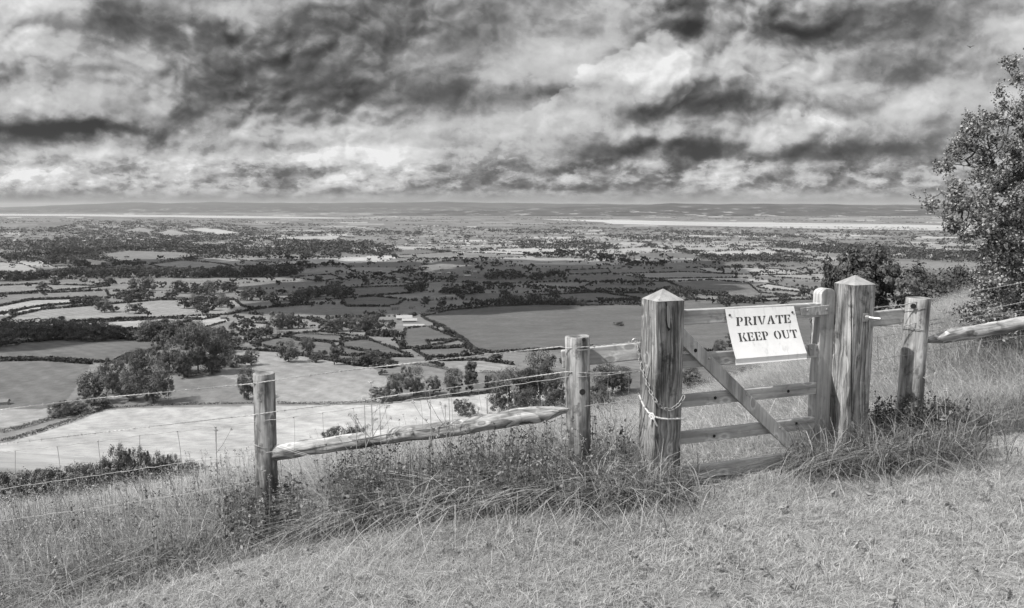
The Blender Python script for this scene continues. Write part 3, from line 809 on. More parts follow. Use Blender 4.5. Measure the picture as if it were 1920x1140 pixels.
belt([(920,573),(980,571),(1030,570)], 13, 20, 10, ('wide', 'round'), "hedge above the great field")
belt([(1042,572),(1095,572)], 14, 18, 11, ('wide',), "hedge above the great field")
belt([(1120,570),(1200,566)], 10, 14, 9, ('wide', 'bush'), "hedge above the great field")
belt([(995,542),(1060,545),(1130,548),(1195,551)], 8, 13, 9); belt([(1128,532),(1180,532),(1225,535)], 7, 12, 10)
belt([(1205,552),(1240,552),(1305,553)], 12, 17, 9, ('wide',), "clumps above the gate's top rail"); belt([(1312,554),(1370,557)], 9, 13, 9, ('wide',), "clumps above the gate's top rail"); belt([(1362,568),(1435,568)], 11, 16, 9, ('wide',), "clumps above the gate's top rail")
belt([(1182,534),(1228,536)], 7, 10, 9); belt([(1405,517),(1470,510),(1545,507)], 5, 8, 7); belt([(1340,505),(1420,500),(1480,503)], 5, 8, 7)
belt([(640,640),(660,628),(690,600),(720,590)], 8, 13, 9); belt([(440,600),(520,608),(590,615)], 8, 13, 10)
belt([(0,612),(30,612)], 8, 11, 9, ('bush',)); belt([(35,612),(65,610)], 8, 12, 9, ('bush',)); belt([(20,604),(60,602),(110,600)], 5, 8, 8, ('bush',))
belt([(135,573),(165,574),(200,578)], 10, 14, 10)
rg = np.random.default_rng(99)
# loose field trees in the vale and the mass of far ones
for i in range(230):
    px = rg.uniform(-40, 1560); py = 470 + 110 * rg.random() ** 1.6
    T(px, py, (py - 385) * rg.uniform(.05, .11), rt.choice(['round', 'wide', 'bush']), rg.uniform(.8, 1.3))

def region(px, py):
    a = "far left" if px < 300 else "left" if px < 640 else "middle" if px < 960 else "middle right" if px < 1280 else "far right"
    b = "close" if py > 640 else "nearer" if py > 560 else "middle" if py > 500 else "distant"
    return "%s vale trees at %s" % (b, a)

trees.sort(key=lambda r: -r[0])
xs, ys, zs = hit([r[1] for r in trees], [r[2] for r in trees], lo=100)
NT_IND = 285; AUTO = {}
stuffV = []; stuffT = []; stuffQ = []
cnt = 0
rs = random.Random(3)
for i, (hp, px, py, h_, wf, kd, lb, gp) in enumerate(trees):
    X, Y, Z = xs[i], ys[i], zs[i]
    hgt = hp / F * Y * 1.04
    if lb or cnt < NT_IND:
        cnt += 1
        big = hp >= 26
        crown, tr, _ = (rs.choice(MID[kd]) if big else rs.choice(FAR[kd]))
        rz = rs.uniform(0, 6.28)
        g = gp or region(px, py)
        if hp >= 14:
            e = empty("tree" if kd != 'bush' else "bush", (X, Y, Z), None, "tree" if kd != 'bush' else "bush")
            e.rotation_euler[2] = rz; e.scale = (hgt * wf, hgt * wf, hgt)
            for nm, dt in (("crown", crown), ("trunk", tr)):
                o = bpy.data.objects.new(nm, dt); COL.objects.link(o); o.parent = e
        else:
            e = bpy.data.objects.new("tree" if kd != 'bush' else "bush", crown); COL.objects.link(e)
            e.location = (X, Y, Z); e.rotation_euler[2] = rz; e.scale = (hgt * wf, hgt * wf, hgt)
            e["category"] = "tree" if kd != 'bush' else "bush"
        if lb: e["label"] = lb; e["group"] = "trees and bushes on the slope below the fence"
        else:
            e["group"] = g; AUTO.setdefault(g, []).append((px, e, kd, hp))
    else:
        C, tnn = TINY[kd][2]
        n = len(C)
        Cw = C * np.array([hgt * wf, hgt * wf, hgt]) + np.array([X, Y, Z])
        stuffV.append(Cw); stuffQ.append(np.full(n, hgt * .30)); stuffT.append(tnn)

def ordinal(i):
    W_ = "leftmost second third fourth fifth sixth seventh eighth ninth tenth eleventh twelfth".split()
    if i < 12: return W_[i]
    n = i + 1
    return "%d%s" % (n, 'th' if n % 100 in (11, 12, 13) else {1: 'st', 2: 'nd', 3: 'rd'}.get(n % 10, 'th'))
for g, L in AUTO.items():
    L.sort(key=lambda r: r[0])
    for i, (px, e, kd, hp) in enumerate(L):
        o_ = ordinal(i); o_ = o_ if i == 0 else o_ + " from left"
        e["label"] = ("%s %s, %s of the %s" % ("small dark" if hp < 14 else "dark", {'round': 'round tree', 'wide': 'spreading tree', 'tall': 'slim tree', 'bush': 'low bush'}[kd], o_, g))
# hedgerows and far woods: bushes along the edges of the jittered fields
def hedge_samples(n, y0, y1, tol, pw=1.0):
    px = rg.uniform(-120, 1960, n); py = y0 + (y1 - y0) * rg.random(n) ** pw
    X, Y, Z = hit(px, py, lo=300)
    e, _, _ = cells(X, Y)
    kx, ky = to_px(X, Y, Z)
    cov = np.zeros(n, bool)
    for tn_, poly in FIELDS: cov |= inpoly(kx, ky, poly)
    ok = (e < tol(Y)) & ~cov
    return X[ok], Y[ok]
def add_bushes(X, Y, hh, k, seed, wide=1.0):
    rg2 = np.random.default_rng(seed)
    n = len(X); hgt = hh * rg2.uniform(.6, 1.35, n)
    g = rg2.normal(size=(n, k, 3)); g /= np.linalg.norm(g, axis=2)[..., None]; g *= rg2.random((n, k, 1)) ** .4
    C = g * hgt[:, None, None] * np.array([.6 * wide, .6 * wide, .5])
    C[..., 2] += hgt[:, None] * .5; C[..., 0] += X[:, None]; C[..., 1] += Y[:, None]
    C[..., 2] += H(X, Y)[:, None]
    stuffV.append(C.reshape(-1, 3)); stuffQ.append(np.repeat(hgt * .55, k)); stuffT.append(rg2.random(n * k))
for tn_, poly in FIELDS:
    XX = []
    for i in range(len(poly)):
        (x0, y0), (x1, y1) = poly[i], poly[(i + 1) % len(poly)]
        if max(y0, y1) > 690 or min(x0, x1) < -60 and abs(x0 - x1) < 5: continue
        n_ = int(math.hypot(x1 - x0, (y1 - y0) * 3) / 1.3) + 2
        q = rg.random(n_); XX.append(np.stack([x0 + (x1 - x0) * q, y0 + (y1 - y0) * q], 1))
    if not XX: continue
    XX = np.concatenate(XX); X, Y, Z = hit(XX[:, 0], XX[:, 1], lo=200)
    add_bushes(X, Y, 1.5 if Y.mean() < 700 else 2.3, 16, len(XX), 1.3)
X, Y = hedge_samples(60000, 472, 640, lambda Y: 3.0 + Y * .0012)
add_bushes(X, Y, 3.2, 18, 1)
X, Y = hedge_samples(19000, 426, 480, lambda Y: 8 + Y * .003)
add_bushes(X, Y, 6.0, 14, 2, 2.2)
# far woods: patches
px = rg.uniform(-120, 1960, 26000); py = 404 + 88 * rg.random(26000) ** 1.1
X, Y, Z = hit(px, py, lo=1500)
pn = np.sin(X / 310. + 2 * np.sin(Y / 900.)) * np.sin(Y / 420. + np.cos(X / 260.)) + .5 * np.sin(X / 120. + Y / 210.)
mx_ = np.zeros(len(X), bool); kx, ky = to_px(X, Y, Z)
for tn_, poly in FIELDS: mx_ |= inpoly(kx, ky, poly)
thr = .42 - .5 * (kx < 480) * (ky < 470) - .25 * (kx < 640) * (ky < 480)
inw = (ky > 399) & (Z < -60)
wat = inpoly(kx, ky, [(-160,400),(330,402),(640,406.5),(640,412),(-160,409)]) | inpoly(kx, ky, [(1080,411),(1300,414),(2050,425),(2050,439),(1640,432),(1230,424),(1130,421)])
ok = (pn > thr) & ~mx_ & ~wat
add_bushes(X[ok], Y[ok], 7.5, 12, 3, 2.8)
CV = np.concatenate(stuffV); CS = np.concatenate(stuffQ); CTn = np.concatenate(stuffT)
V, Qd = leaf_quads(CV, CS, np.random.default_rng(8), .3, .4, .9)
o = mesh_np("distant_woods_and_hedges", V, Qd, M_LEAFD, attr={'tone': np.repeat(CTn, 4)})
tag(o, "dark hedgerows and woods patterning the far vale", None, None, "stuff")

# hedges one can follow, each an object
HEDGES = [
 ([(-60,678),(0,678),(60,675),(120,676),(212,682)], 5, "dark hedge between the two dark fields at far left"),
 ([(4,812),(60,798),(100,785),(116,776)], 7, "upper of the twin hedges beside the lower left field"),
 ([(2,830),(50,818),(110,799),(160,780),(200,765)], 7, "lower of the twin hedges bordering the bright field"),
 ([(190,765),(240,764),(300,760),(400,758),(478,757)], 4, "hedge along the top of the bright field under the tree belt"),
 ([(518,757),(600,758),(660,756),(735,752)], 4.5, "hedge along the top of the bright field right of the near post"),
 ([(735,752),(800,748),(870,742),(940,734)], 5.5, "thick hedge behind the wildflowers at the top of the bright field"),
 ([(340,700),(352,708),(420,690),(440,660)], 6, "short hedge at the top of the pale slope beside the belt"),
 ([(410,690),(430,665),(432,650)], 9, "tall overgrown hedge along the walled track beyond the belt"),
 ([(515,624),(560,626),(640,630)], 4, "low hedge between dark fields behind the solitary tree"),
 ([(870,590),(852,605),(872,628),(880,640),(900,660),(960,664),(1060,660)], 0, None),
 ([(795,598),(830,612),(862,632),(876,640),(880,652),(912,662)], 5, "curving hedge around the foot of the great dark field"),
 ([(762,654),(810,653),(870,650),(882,652)], 3, "hedge below the small pale patch left of the great field"),
 ([(640,638),(700,638)], 3, "short hedge at far edge of the middle dark pasture"),
 ([(780,668),(840,670),(905,667)], 3, "thin hedge under the second small pasture"),
 ([(770,684),(800,686),(840,694)], 5, "dark hedge left of the pale strip field"),
 ([(900,698),(980,700),(1010,702)], 4, "hedge along the near edge of the pale strip field"),
 ([(800,586),(860,581),(940,575),(1000,572),(1100,572)], 5, "long dark hedge along the top of the great dark field"),
 ([(155,603),(110,598),(60,610),(0,598)], 0, None),
 ([(-20,591),(30,583),(80,574),(150,567),(190,560)], 3.5, "hedge climbing along the sunlit field at far left"),
 ([(152,601),(220,597),(300,596),(380,598)], 3.5, "low hedge between the two sunlit fields at left"),
 ([(-10,551),(60,547),(130,545),(205,544)], 2.5, "dark hedge across the narrow fields at left"),
 ([(440,564),(530,566),(640,560)], 3, "dark hedge behind the farm at the left"),
 ([(1220,655),(1320,665),(1360,660)], 4, "dark hedge seen through the gate below its top rail"),
 ([(640,690),(720,692)], 0, None),
]
rh = np.random.default_rng(31)
for pts, hp, lb in HEDGES:
    if not lb: continue
    X, Y, Z = hit([p[0] for p in pts], [p[1] for p in pts], lo=150)
    PV = []; PS = []
    for i in range(len(pts) - 1):
        L = math.hypot(X[i+1]-X[i], Y[i+1]-Y[i]); Ym = (Y[i] + Y[i+1]) / 2
        hm = hp / F * Ym * 1.05; wd = min(hm * .8, 3.0); ls = max(.35, hm * .16)
        n = int(min(9000, L * hm * 7 / (ls * ls) / 2.2))
        q = rh.random(n); ox = rh.normal(size=n) * wd * .35; oy = rh.normal(size=n) * wd * .35
        xx = X[i] + (X[i+1]-X[i]) * q + ox; yy = Y[i] + (Y[i+1]-Y[i]) * q + oy
        hh = hm * (.8 + .25 * np.sin(q * L / 6.) + .2 * np.sin(q * L / 2.3 + 1))
        PV.append(np.stack([xx, yy, H(xx, yy) + hh * rh.random(n) ** .8], 1)); PS.append(np.full(n, ls))
    C = np.concatenate(PV); s = np.concatenate(PS)
    V, Qd = leaf_quads(C, s, rh, .3, .4, .85)
    o = mesh_np("hedge", V, Qd, M_LEAFF if min(Y) > 420 else M_LEAF, attr={'tone': np.repeat(rh.random(len(C)) * .8, 4)})
    tag(o, lb, "hedge", "hedges in the near fields")

# ---- houses, barns
M_WALL = plain("pale_wall", .30, .9, 0, .12, 2); M_ROOF = plain("slate_roof", .16, .8, 0, .2, 2); M_WHITE = plain("white_sheet_roof", .34, .5, 0, .05, 2); M_PANE = plain("window_glass", .04, .2, 0, .1, 2)
def house(px, py, wpx, hpx, label, group=None, rot=0.3, roofm=None, parts=True, long=1.6, name="house", cat="house"):
    X, Y, Z = [float(q[0]) for q in hit(px, py, lo=300)]
    Wd = wpx / F * Y; Hh = hpx / F * Y; D = Wd / long
    wz = Hh * .6
    e = empty(name, (X, Y, Z), label, cat, group); e.rotation_euler[2] = rot
    mb = MB(); x = Wd / 2; y = D / 2
    mb.add([(-x,-y,-2),(x,-y,-2),(x,y,-2),(-x,y,-2),(-x,-y,wz),(x,-y,wz),(x,y,wz),(-x,y,wz),(-x,0,Hh),(x,0,Hh)],
           [(0,1,5,4),(1,2,6,9,5),(2,3,7,6),(3,0,4,8,7)])
    wl = mb.build("wall", M_WALL); wl.parent = e
    rb = MB(); ov = .05 * Wd
    zr = wz - ov * (Hh - wz) / y
    rb.add([(-x-ov,-y-ov,zr+.1),(x+ov,-y-ov,zr+.1),(x+ov,0,Hh+.15),(-x-ov,0,Hh+.15),(x+ov,y+ov,zr+.1),(-x-ov,y+ov,zr+.1),
            (-x-ov,-y-ov,zr-.15),(x+ov,-y-ov,zr-.15),(x+ov,0,Hh-.1),(-x-ov,0,Hh-.1),(x+ov,y+ov,zr-.15),(-x-ov,y+ov,zr-.15)],
           [(0,1,2,3),(3,2,4,5),(7,6,9,8),(8,9,11,10),(6,7,1,0),(4,10,11,5),(1,7,8,2),(2,8,10,4),(6,0,3,9),(9,3,5,11)])
    ro = rb.build("roof", roofm or M_ROOF); ro.parent = e
    if parts:
        for q in (-.3, 0, .3):
            for zz_ in (.25, .7):
                wv, wf_ = box_vf(q*Wd-.05*Wd, q*Wd+.05*Wd, -y-.06, -y+.05, wz*zz_-.1*wz, wz*zz_+.12*wz)
                wo = mesh_py("window", wv, wf_, M_PANE); wo.parent = e
    return e
house(740,581,15,9,"pale farmhouse at the head of the great dark field", None, .35)
house(772,579,10,6,"small pale cottage right of the farmhouse", None, -.3)
house(808,564,11,6,"long pale house among trees beyond the farm", None, .2)
house(842,562,8,5,"small house hidden among the trees beyond the farm", None, -.2, parts=False)
# white sheds: a low farm range
for (px, py, wp, hp_, lb, rm) in ((758,600,28,9,"long open barn with white sheet roof beside the great field",M_WHITE),(768,604,26,7,"lower shed in front of the white roofed barn",M_WHITE),(726,604,26,10,"grey roofed shed left of the white barn",M_ROOF),(776,611,36,3,"low white wall-like shed along the farm yard",M_WHITE)):
    house(px, py, wp, hp_, lb, None, .12, rm, False, 2.6, "barn", "barn")
hr = random.Random(17)
VILL = [(hr.uniform(690, 900), hr.uniform(505, 532)) for _ in range(46)]
VILL = [(x, y + (x - 800) * .004) for x, y in VILL]
for (x, y) in VILL:
    house(x, y, hr.uniform(5, 9), hr.uniform(3.2, 4.6), "small pale house among trees in the middle village", "houses of the village in the middle of the vale", hr.uniform(-.8, .8), hr.choice([M_ROOF, M_ROOF, M_WHITE]), False)
for _ in range(44):
    x = hr.uniform(20, 480); y = hr.uniform(439, 462)
    house(x, y, hr.uniform(4, 9), hr.uniform(2.2, 3.4), "tiny pale house in the distant town at left", "houses of the distant town at left", hr.uniform(-.8, .8), hr.choice([M_ROOF, M_WHITE, M_WHITE]), False)
for _ in range(40):
    x = hr.uniform(740, 960); y = hr.uniform(446, 464)
    house(x, y, hr.uniform(4, 8), hr.uniform(2, 3), "tiny white house of the bright settlement in the far middle", "houses of the bright settlement in the far middle", hr.uniform(-.8, .8), hr.choice([M_ROOF, M_WHITE]), False)
for (x, y, wp, hp_, lb) in ((420,598,12,7,"pale cottage near the orchard at left"),(485,602,14,9,"house with tall roof right of the orchard"),(512,632,14,12,"stone house beside the track behind the belt"),
     (535,507,36,3,"long low pale glasshouse in the left middle vale"),(872,518,19,3,"long low white shed right of the village"),(268,541,5,4,"tiny white cottage among trees at left"),(415,535,12,5,"pale houses row among trees left of middle"),(12,880,26,10,"grey shed roof at the left edge below the fence")):
    house(x, y, wp, hp_, lb, None, .2, M_WHITE if 'white' in lb or 'glass' in lb else M_ROOF, False, 2)

# ---- far settlements / added, unseen overhead clouds that shade parts of the vale
mc, t, b = material("shade_cloud_body", 1, 0, 0); b.inputs['Base Color'].default_value = (.85, .85, .85, 1)
def shade_cloud(x0, x1, y0, y1, hgt, seed):
    """lumpy cloud high over the vale whose shadow falls on x0..x1, y0..y1"""
    rg3 = np.random.default_rng(seed)
    dz_ = hgt + 110; sh = S / S.z * dz_
    V = []; Qs = []
    n = 19
    base = []
    for i in range(n):
        cx = rg3.uniform(x0, x1); cy = rg3.uniform(y0, y1)
        rr_ = rg3.uniform(.16, .26) * min(x1 - x0, y1 - y0) + 25
        base.append((cx + sh.x, cy + sh.y, hgt + rg3.uniform(0, 40), rr_))
    th = np.linspace(0, math.pi, 13); ph = np.linspace(0, 2 * math.pi, 25)[:-1]
    for (cx, cy, cz, rr_) in base:
        o_ = len(V)
        for a_ in th:
            for p_ in ph:
                q = 1 + .16 * math.sin(3 * p_ + cx) * math.sin(a_ * 2) + .1 * math.sin(7 * p_ + cy) * math.sin(a_) + .05 * math.sin(13 * p_ + a_ * 5)
                V.append((cx + rr_ * q * math.sin(a_) * math.cos(p_), cy + rr_ * q * math.sin(a_) * math.sin(p_), cz + rr_ * .35 * q * math.cos(a_)))
        m_ = len(ph)
        for i in range(len(th) - 1):
            for j in range(m_): Qs.append((o_ + i*m_ + j, o_ + (i+1)*m_ + j, o_ + (i+1)*m_ + (j+1) % m_, o_ + i*m_ + (j+1) % m_))
    o = mesh_np("shade_clouds", V, Qs, mc, smooth=True)
    tag(o, "unseen cloud added above the view to shade the vale", None, None, "stuff")
CLOUD_SH = [(-330, 120, 900, 1500, 800, 1), (60, 330, 980, 1550, 800, 2), (-620, -270, 440, 590, 640, 3), (-900,-200,1450,1900,950,5),(-100,350,1500,1900,950,6)]
for c in CLOUD_SH: shade_cloud(*c)

# ---- haze
EXTH = 40000
hz = MB(); hz.box(-EXTH, EXTH, -EXTH, EXTH, -8000, 175)
mz = bpy.data.materials.new("haze_air"); mz.use_nodes = True
nt = mz.node_tree; nt.nodes.remove(nt.nodes['Principled BSDF'])
pv_ = nt.nodes.new('ShaderNodeVolumePrincipled'); pv_.inputs['Color'].default_value = (.9, .9, .9, 1); pv_.inputs['Density'].default_value = 2.2e-5
pv_.inputs['Anisotropy'].default_value = 0.2
nt.links.new(pv_.outputs[0], nt.nodes['Material Output'].inputs['Volume'])
ho = hz.build("haze", mz); tag(ho, "thin haze lying over the vale", None, None, "stuff")

# ------------------------------------------------------------------ timber: gateposts, gate, fence
def on_plane(px, py, Q0, N):
    u, v = ray(px, py); dv = Vector((float(u), 1.0, float(v)))
    return dv * (Q0.dot(N) / dv.dot(N))

N1 = Vector((0.347, -0.938, 0)).normalized()      # face turned to the camera
A1 = Vector((0.938, 0.347, 0)).normalized()       # along the gate, to the right
N2 = -A1
WOOD_A = wood("gatepost_wood_a", .022, .46, 1.3, 44, (.035, .16), 1.3, 1.3, .5, .05, .85)
WOOD_B = wood("gatepost_wood_b", .03, .58, 4.1, 40, (.03, .12), 1.3, 1.2, .5, .06, .9)
WOOD_ROUND = wood("round_post_wood", .06, .54, 2.2, 22, (.06, .09), 1.0, 1.1, .62, .04, .4)
WOOD_RAIL = wood("half_round_rail_wood", .05, .60, 6.4, 40, (.02, .05), .8, 1.0, .45, .055, .95)
WOOD_GATE = wood("planed_gate_wood", .15, .56, 8.8, 30, (.1, .2), .7, .7, .35, .02, .5)
M_STEEL = plain("galvanised_steel", .42, .42, .85, .2, 60)
M_RUST = plain("weathered_chain", .30, .5, .3, .4, 80)
M_WIRE = plain("wire_steel", .33, .55, .35, .2, 60)
M_ROPE = plain("rope_fibre", .55, .85, 0, .2, 90)
M_HOLE = plain("end_grain", .02, .9, 0, .1, 60)

def square_post(name, px_left, px_right, Y, z_top, z_sh, z_bot, mat, label):
    """square post with a low pyramid cap; px_left/right are its silhouette"""
    u0 = (px_left + px_right) / 2
    yy = 640
    C = P(u0, yy, Y)
    Wd = .2
    for _ in range(3):   # width so that the silhouette matches
        cs = [C + (N1 * a + A1 * b_) * Wd / 2 for a in (-1, 1) for b_ in (-1, 1)]
        pxs = [to_px(c.x, c.y, c.z)[0] for c in cs]
        Wd *= (px_right - px_left) / (max(pxs) - min(pxs)); 
        sh = (px_left + px_right) / 2 - (max(pxs) + min(pxs)) / 2
        C = P(to_px(C.x, C.y, C.z)[0] + sh, yy, Y)
    h = Wd / 2
    M = frame(Vector((C.x, C.y, z_bot)), (0, 0, 1), A1)
    L = z_sh - z_bot
    nz = 24; V = []; Fc = []
    rr_ = random.Random(px_left)
    ch = .006
    ring = [(-h+ch,-h),(h-ch,-h),(h,-h+ch),(h,h-ch),(h-ch,h),(-h+ch,h),(-h,h-ch),(-h,-h+ch)]
    for i in range(nz + 1):
        z = L * i / nz
        for (x, y) in ring: V.append((x + rr_.uniform(-.0008,.0008), y + rr_.uniform(-.0008,.0008), z))
    for i in range(nz):
        for k_ in range(8): Fc.append((i*8+k_, i*8+(k_+1) % 8, (i+1)*8+(k_+1) % 8, (i+1)*8+k_))
    e = empty(name, (C.x, C.y, z_bot), label, "gatepost")
    mesh_py("post_shaft", V, Fc, mat, e, M)
    cv = [(x, y, L) for (x, y) in ring] + [(0, 0, z_top - z_bot)]
    cf = [(k_, (k_+1) % 8, 8) for k_ in range(8)]
    M2 = M.copy()
    mesh_py("post_cap", [(a_*1.004, b_*1.004, c_ + (.0 if i == 8 else 0)) for i, (a_, b_, c_) in enumerate(cv)], cf, WOOD_CAP, e, M2)
    return e, C, Wd, M
WOOD_CAP = wood("post_cap_wood", .16, .42, 3.3, 70, (.2, .1), 0, .6, .3, .03, .4)
YL, YR = 5.20, 5.64
zt = lambda px, py, Y: float(P(px, py, Y).z)
postL, CL_, WL, ML = square_post("gatepost", 1201, 1282, YL, zt(1240, 541, YL), zt(1231, 565.5, YL - .13), -2.15, WOOD_A, "chained square gatepost of dark grained timber with pyramid top, left of the gate")
postR, CR_, WR, MR = square_post("gatepost", 1558, 1637, YR, zt(1597, 515.5, YR), zt(1595, 535.5, YR - .14), -2.15, WOOD_B, "square gatepost with pyramid top and bold knots, right of the gate beside the sign")
# long drying crack and raised grain on the left post
def sliver(parent, Cc, Wd, pxs, mat, name="crack", N=N1, off=.0015):
    pl = Cc + N * (Wd / 2 + off)
    V = [on_plane(a_, b_, pl, N) for a_, b_ in pxs]
    mesh_py(name, V, [tuple(range(len(V)))], mat, parent)
sliver(postL, CL_, WL, [(1247.5,566),(1249.5,566),(1251.5,575),(1252.5,592),(1254,605),(1257,618),(1253.5,621),(1250,614),(1247.5,600),(1248.8,585)], M_HOLE)
sliver(postL, CL_, WL, [(1250.2,574),(1252.5,571),(1255.8,582),(1256.6,600),(1255.4,616),(1252.4,612),(1250.6,600)], WOOD_CAP, "split_splinter", N1, .004)
sliver(postR, CR_, WR, [(1594.5,537),(1596.2,537),(1597.5,600),(1597,690),(1598.3,790),(1596.8,790),(1595.2,690),(1595.6,600)], M_HOLE, "crack", N2 if False else N1, .0012)

def face_crack(parent, Cc, Wd, N, px, y0, y1, w_, seed, off=.0013):
    rr_ = random.Random(seed); n_ = 14; L_ = []; R_ = []
    for i in range(n_ + 1):
        q = i / n_; y = y0 + (y1 - y0) * q; x = px + 1.2 * math.sin(q * 6 + seed) + rr_.uniform(-.25, .25)
        hw = w_ * math.sin(min(1, q * 1.15 + .02) * math.pi) * rr_.uniform(.5, 1) * .5
        L_.append((x - hw, y)); R_.append((x + hw, y))
    sliver(parent, Cc, Wd, L_ + R_[::-1], M_HOLE, "crack", N, off)
for (x_, a_, b_, w_) in ((1262,575,700,1.1),(1243,640,800,1.3),(1272,600,760,.9),(1255,640,730,1.5),(1267,720,850,1.2)): face_crack(postL, CL_, WL, N1, x_, a_, b_, w_, x_)
for (x_, a_, b_, w_) in ((1211,575,690,.9),(1222,600,790,1.1)): face_crack(postL, CL_, WL, N2, x_, a_, b_, w_, x_)
for (x_, a_, b_, w_) in ((1608,545,700,1.0),(1622,610,800,1.3),(1630,560,690,.8)): face_crack(postR, CR_, WR, N1, x_, a_, b_, w_, x_)
for (x_, a_, b_, w_) in ((1566,545,760,1.2),(1578,560,690,.9),(1587,620,800,1.1)): face_crack(postR, CR_, WR, N2, x_, a_, b_, w_, x_)
# bolt on the right post
pb = on_plane(1622, 595, CR_ + N1 * (WR / 2), N1)
mb = MB(); v_, f_ = box_vf(-.024, .024, -.006, .006, -.03, .03); mb.add(v_, f_)
Mb = frame(pb, (0, 0, 1), A1)
mb.build("bolt_plate", M_STEEL, postR, Mb, bevel=.002)
mb = MB(); pt = pb + N1 * .07 + Vector((.055, 0, -.004))
mb.tube([pb, pt], .011, 10); mb.tube([pb + N1 * .004, pb + (pt - pb) * .25], .018, 6)
mb.build("bolt", M_STEEL, postR, smooth=False)

# ---- gate
QL = P(1283, 700, 5.27); QR = QL + A1 * 1.3
# choose plane distance so right end sits behind the right post's face
def gp(px, py, off=0.0): return on_plane(px, py, QL + N1 * off, N1)
gate = empty("wooden_gate", tuple(gp(1420, 860)), "planed timber five-bar hand gate with diagonal brace carrying the notice", "gate")
def s_of(p): return (p - QL).dot(A1)
def bar(name, x0, x1, ztop, zbot, thick, off, bev=.006, tilt=0.0):
    """horizontal rail from gate coordinate x0..x1"""
    hh = (ztop - zbot); A_ = QL + A1 * x0 + N1 * off; A_.z = (ztop + zbot) / 2
    M = frame(A_, A1 + Vector((0, 0, tilt)), N1)
    v_, f_ = box_vf(-thick/2, thick/2, -hh/2, hh/2, 0, x1 - x0)
    return mesh_py(name, v_, f_, WOOD_GATE, gate, M, bevel=bev)
sL = s_of(gp(1283, 700)) - .14; sR = s_of(gp(1533, 700, .0))
def zz2(yl, yr): # mean height of a rail edge measured at both ends
    return (gp(1283, yl).z * .5 + gp(1519, yr).z * .5)
RAILS = [(zz2(580, 569), zz2(607, 596), .05), (zz2(662.5, 646), zz2(687, 670)-.006, .038), (zz2(739.5, 717), zz2(761, 738.5)-.004, .038), (zz2(809.5, 780.5), zz2(831, 802)-.004, .038), (gp(1300, 873).z, gp(1300, 873).z - .095, .038)]
for i, (a_, b_, th_) in enumerate(RAILS):
    bar("top_rail" if i == 0 else "rail", sL, sR + .02, a_, b_, th_, 0.0)
# hanging stile with rounded head, outline extruded through its thickness
def outline(name, pts, off0, off1, mat, parent, bev=.004):
    """pts (s, z) in gate coordinates"""
    c_ = QL + A1 * pts[0][0]; c_.z = pts[0][1]
    M = frame(c_, (0, 0, 1), A1)   # local x along gate, local z up, local y = z cross x
    yv = Vector((0, 0, 1)).cross(A1)
    sg = 1 if yv.dot(N1) > 0 else -1
    n = len(pts); V = [(p[0]-pts[0][0], sg*off0, p[1]-pts[0][1]) for p in pts] + [(p[0]-pts[0][0], sg*off1, p[1]-pts[0][1]) for p in pts]
    Fc = [tuple(range(n)), tuple(range(2*n-1, n-1, -1))] + [(k_, n+k_, n+(k_+1) % n, (k_+1) % n) for k_ in range(n)]
    o = mesh_py(name, V, Fc, mat, parent, M, bevel=bev)
    bm_fix(o); return o
def bm_fix(o):
    import bmesh
    bm = bmesh.new(); bm.from_mesh(o.data); bmesh.ops.recalc_face_normals(bm, faces=bm.faces); bm.to_mesh(o.data); bm.free()
s0 = s_of(gp(1532, 700, .02)); s1 = s_of(gp(1558, 700, .02))
ztop = gp(1542, 541, .02).z; zsh = gp(1532, 552, .02).z
hd = [(s0 + (s1 - s0) * (1 - math.cos(a_)) / 2, zsh + (ztop - zsh) * math.sin(a_)) for a_ in np.linspace(0, math.pi, 9)]
outline("hanging_stile", [(s0, -1.86)] + hd + [(s1, -1.86)], -.06, .028, WOOD_GATE, gate)
# brace with bolts
br = [(1262,607),(1262,640),(1283,650),(1481,850),(1494,851),(1500,834),(1283,617)]
bs = [(s_of(gp(px, py, .045)), gp(px, py, .045).z) for px, py in ((1258,588),(1258,622),(1478,851),(1495,851),(1500,834))]
bs = [(s_of(gp(px, py, .045)), gp(px, py, .045).z) for px, py in ((1262,595),(1262,630),(1486,852),(1497,850),(1499,833))]
outline("brace", bs, .021, .048, WOOD_GATE, gate)
def bolt_head(parent, p, r=.009, N=N1, mat=M_STEEL, name="bolt"):
    mb = MB(); mb.tube([p, p + N * .003, p + N * .007], [r, r, r * .55], 10); mb.build(name, mat, parent)
for (px, py) in ((1330, 672), (1400, 740), (1462, 802), (1493, 829)): bolt_head(gate, gp(px, py, .048))
bolt_head(gate, gp(1304, 657, .048), .013, N1, M_HOLE, "knot")
for (px, py) in ((1341, 746), (1478, 733.5), (1339, 817.5), (1493, 794)): bolt_head(gate, gp(px, py, .0195), .011, N1, M_HOLE, "knot")
# steel strap across the stile, bracket on the second rail
st = [(s_of(gp(px, py, .032)), gp(px, py, .032).z) for px, py in ((1500,577.5),(1503,592),(1555,589.5),(1555,571.5))]
outline("hinge_strap", st, .0285, .036, WOOD_GATE, gate, .003)
for (px, py) in ((1514, 582), (1550, 580)): bolt_head(gate, gp(px, py, .036), .010)
st = [(s_of(gp(px, py, .02)), gp(px, py, .02).z) for px, py in ((1515,646.5),(1517,667),(1528,666),(1528,645))]
outline("bracket", st, .0195, .0285, WOOD_GATE, gate, .002)
bolt_head(gate, gp(1521, 654, .029), .007)

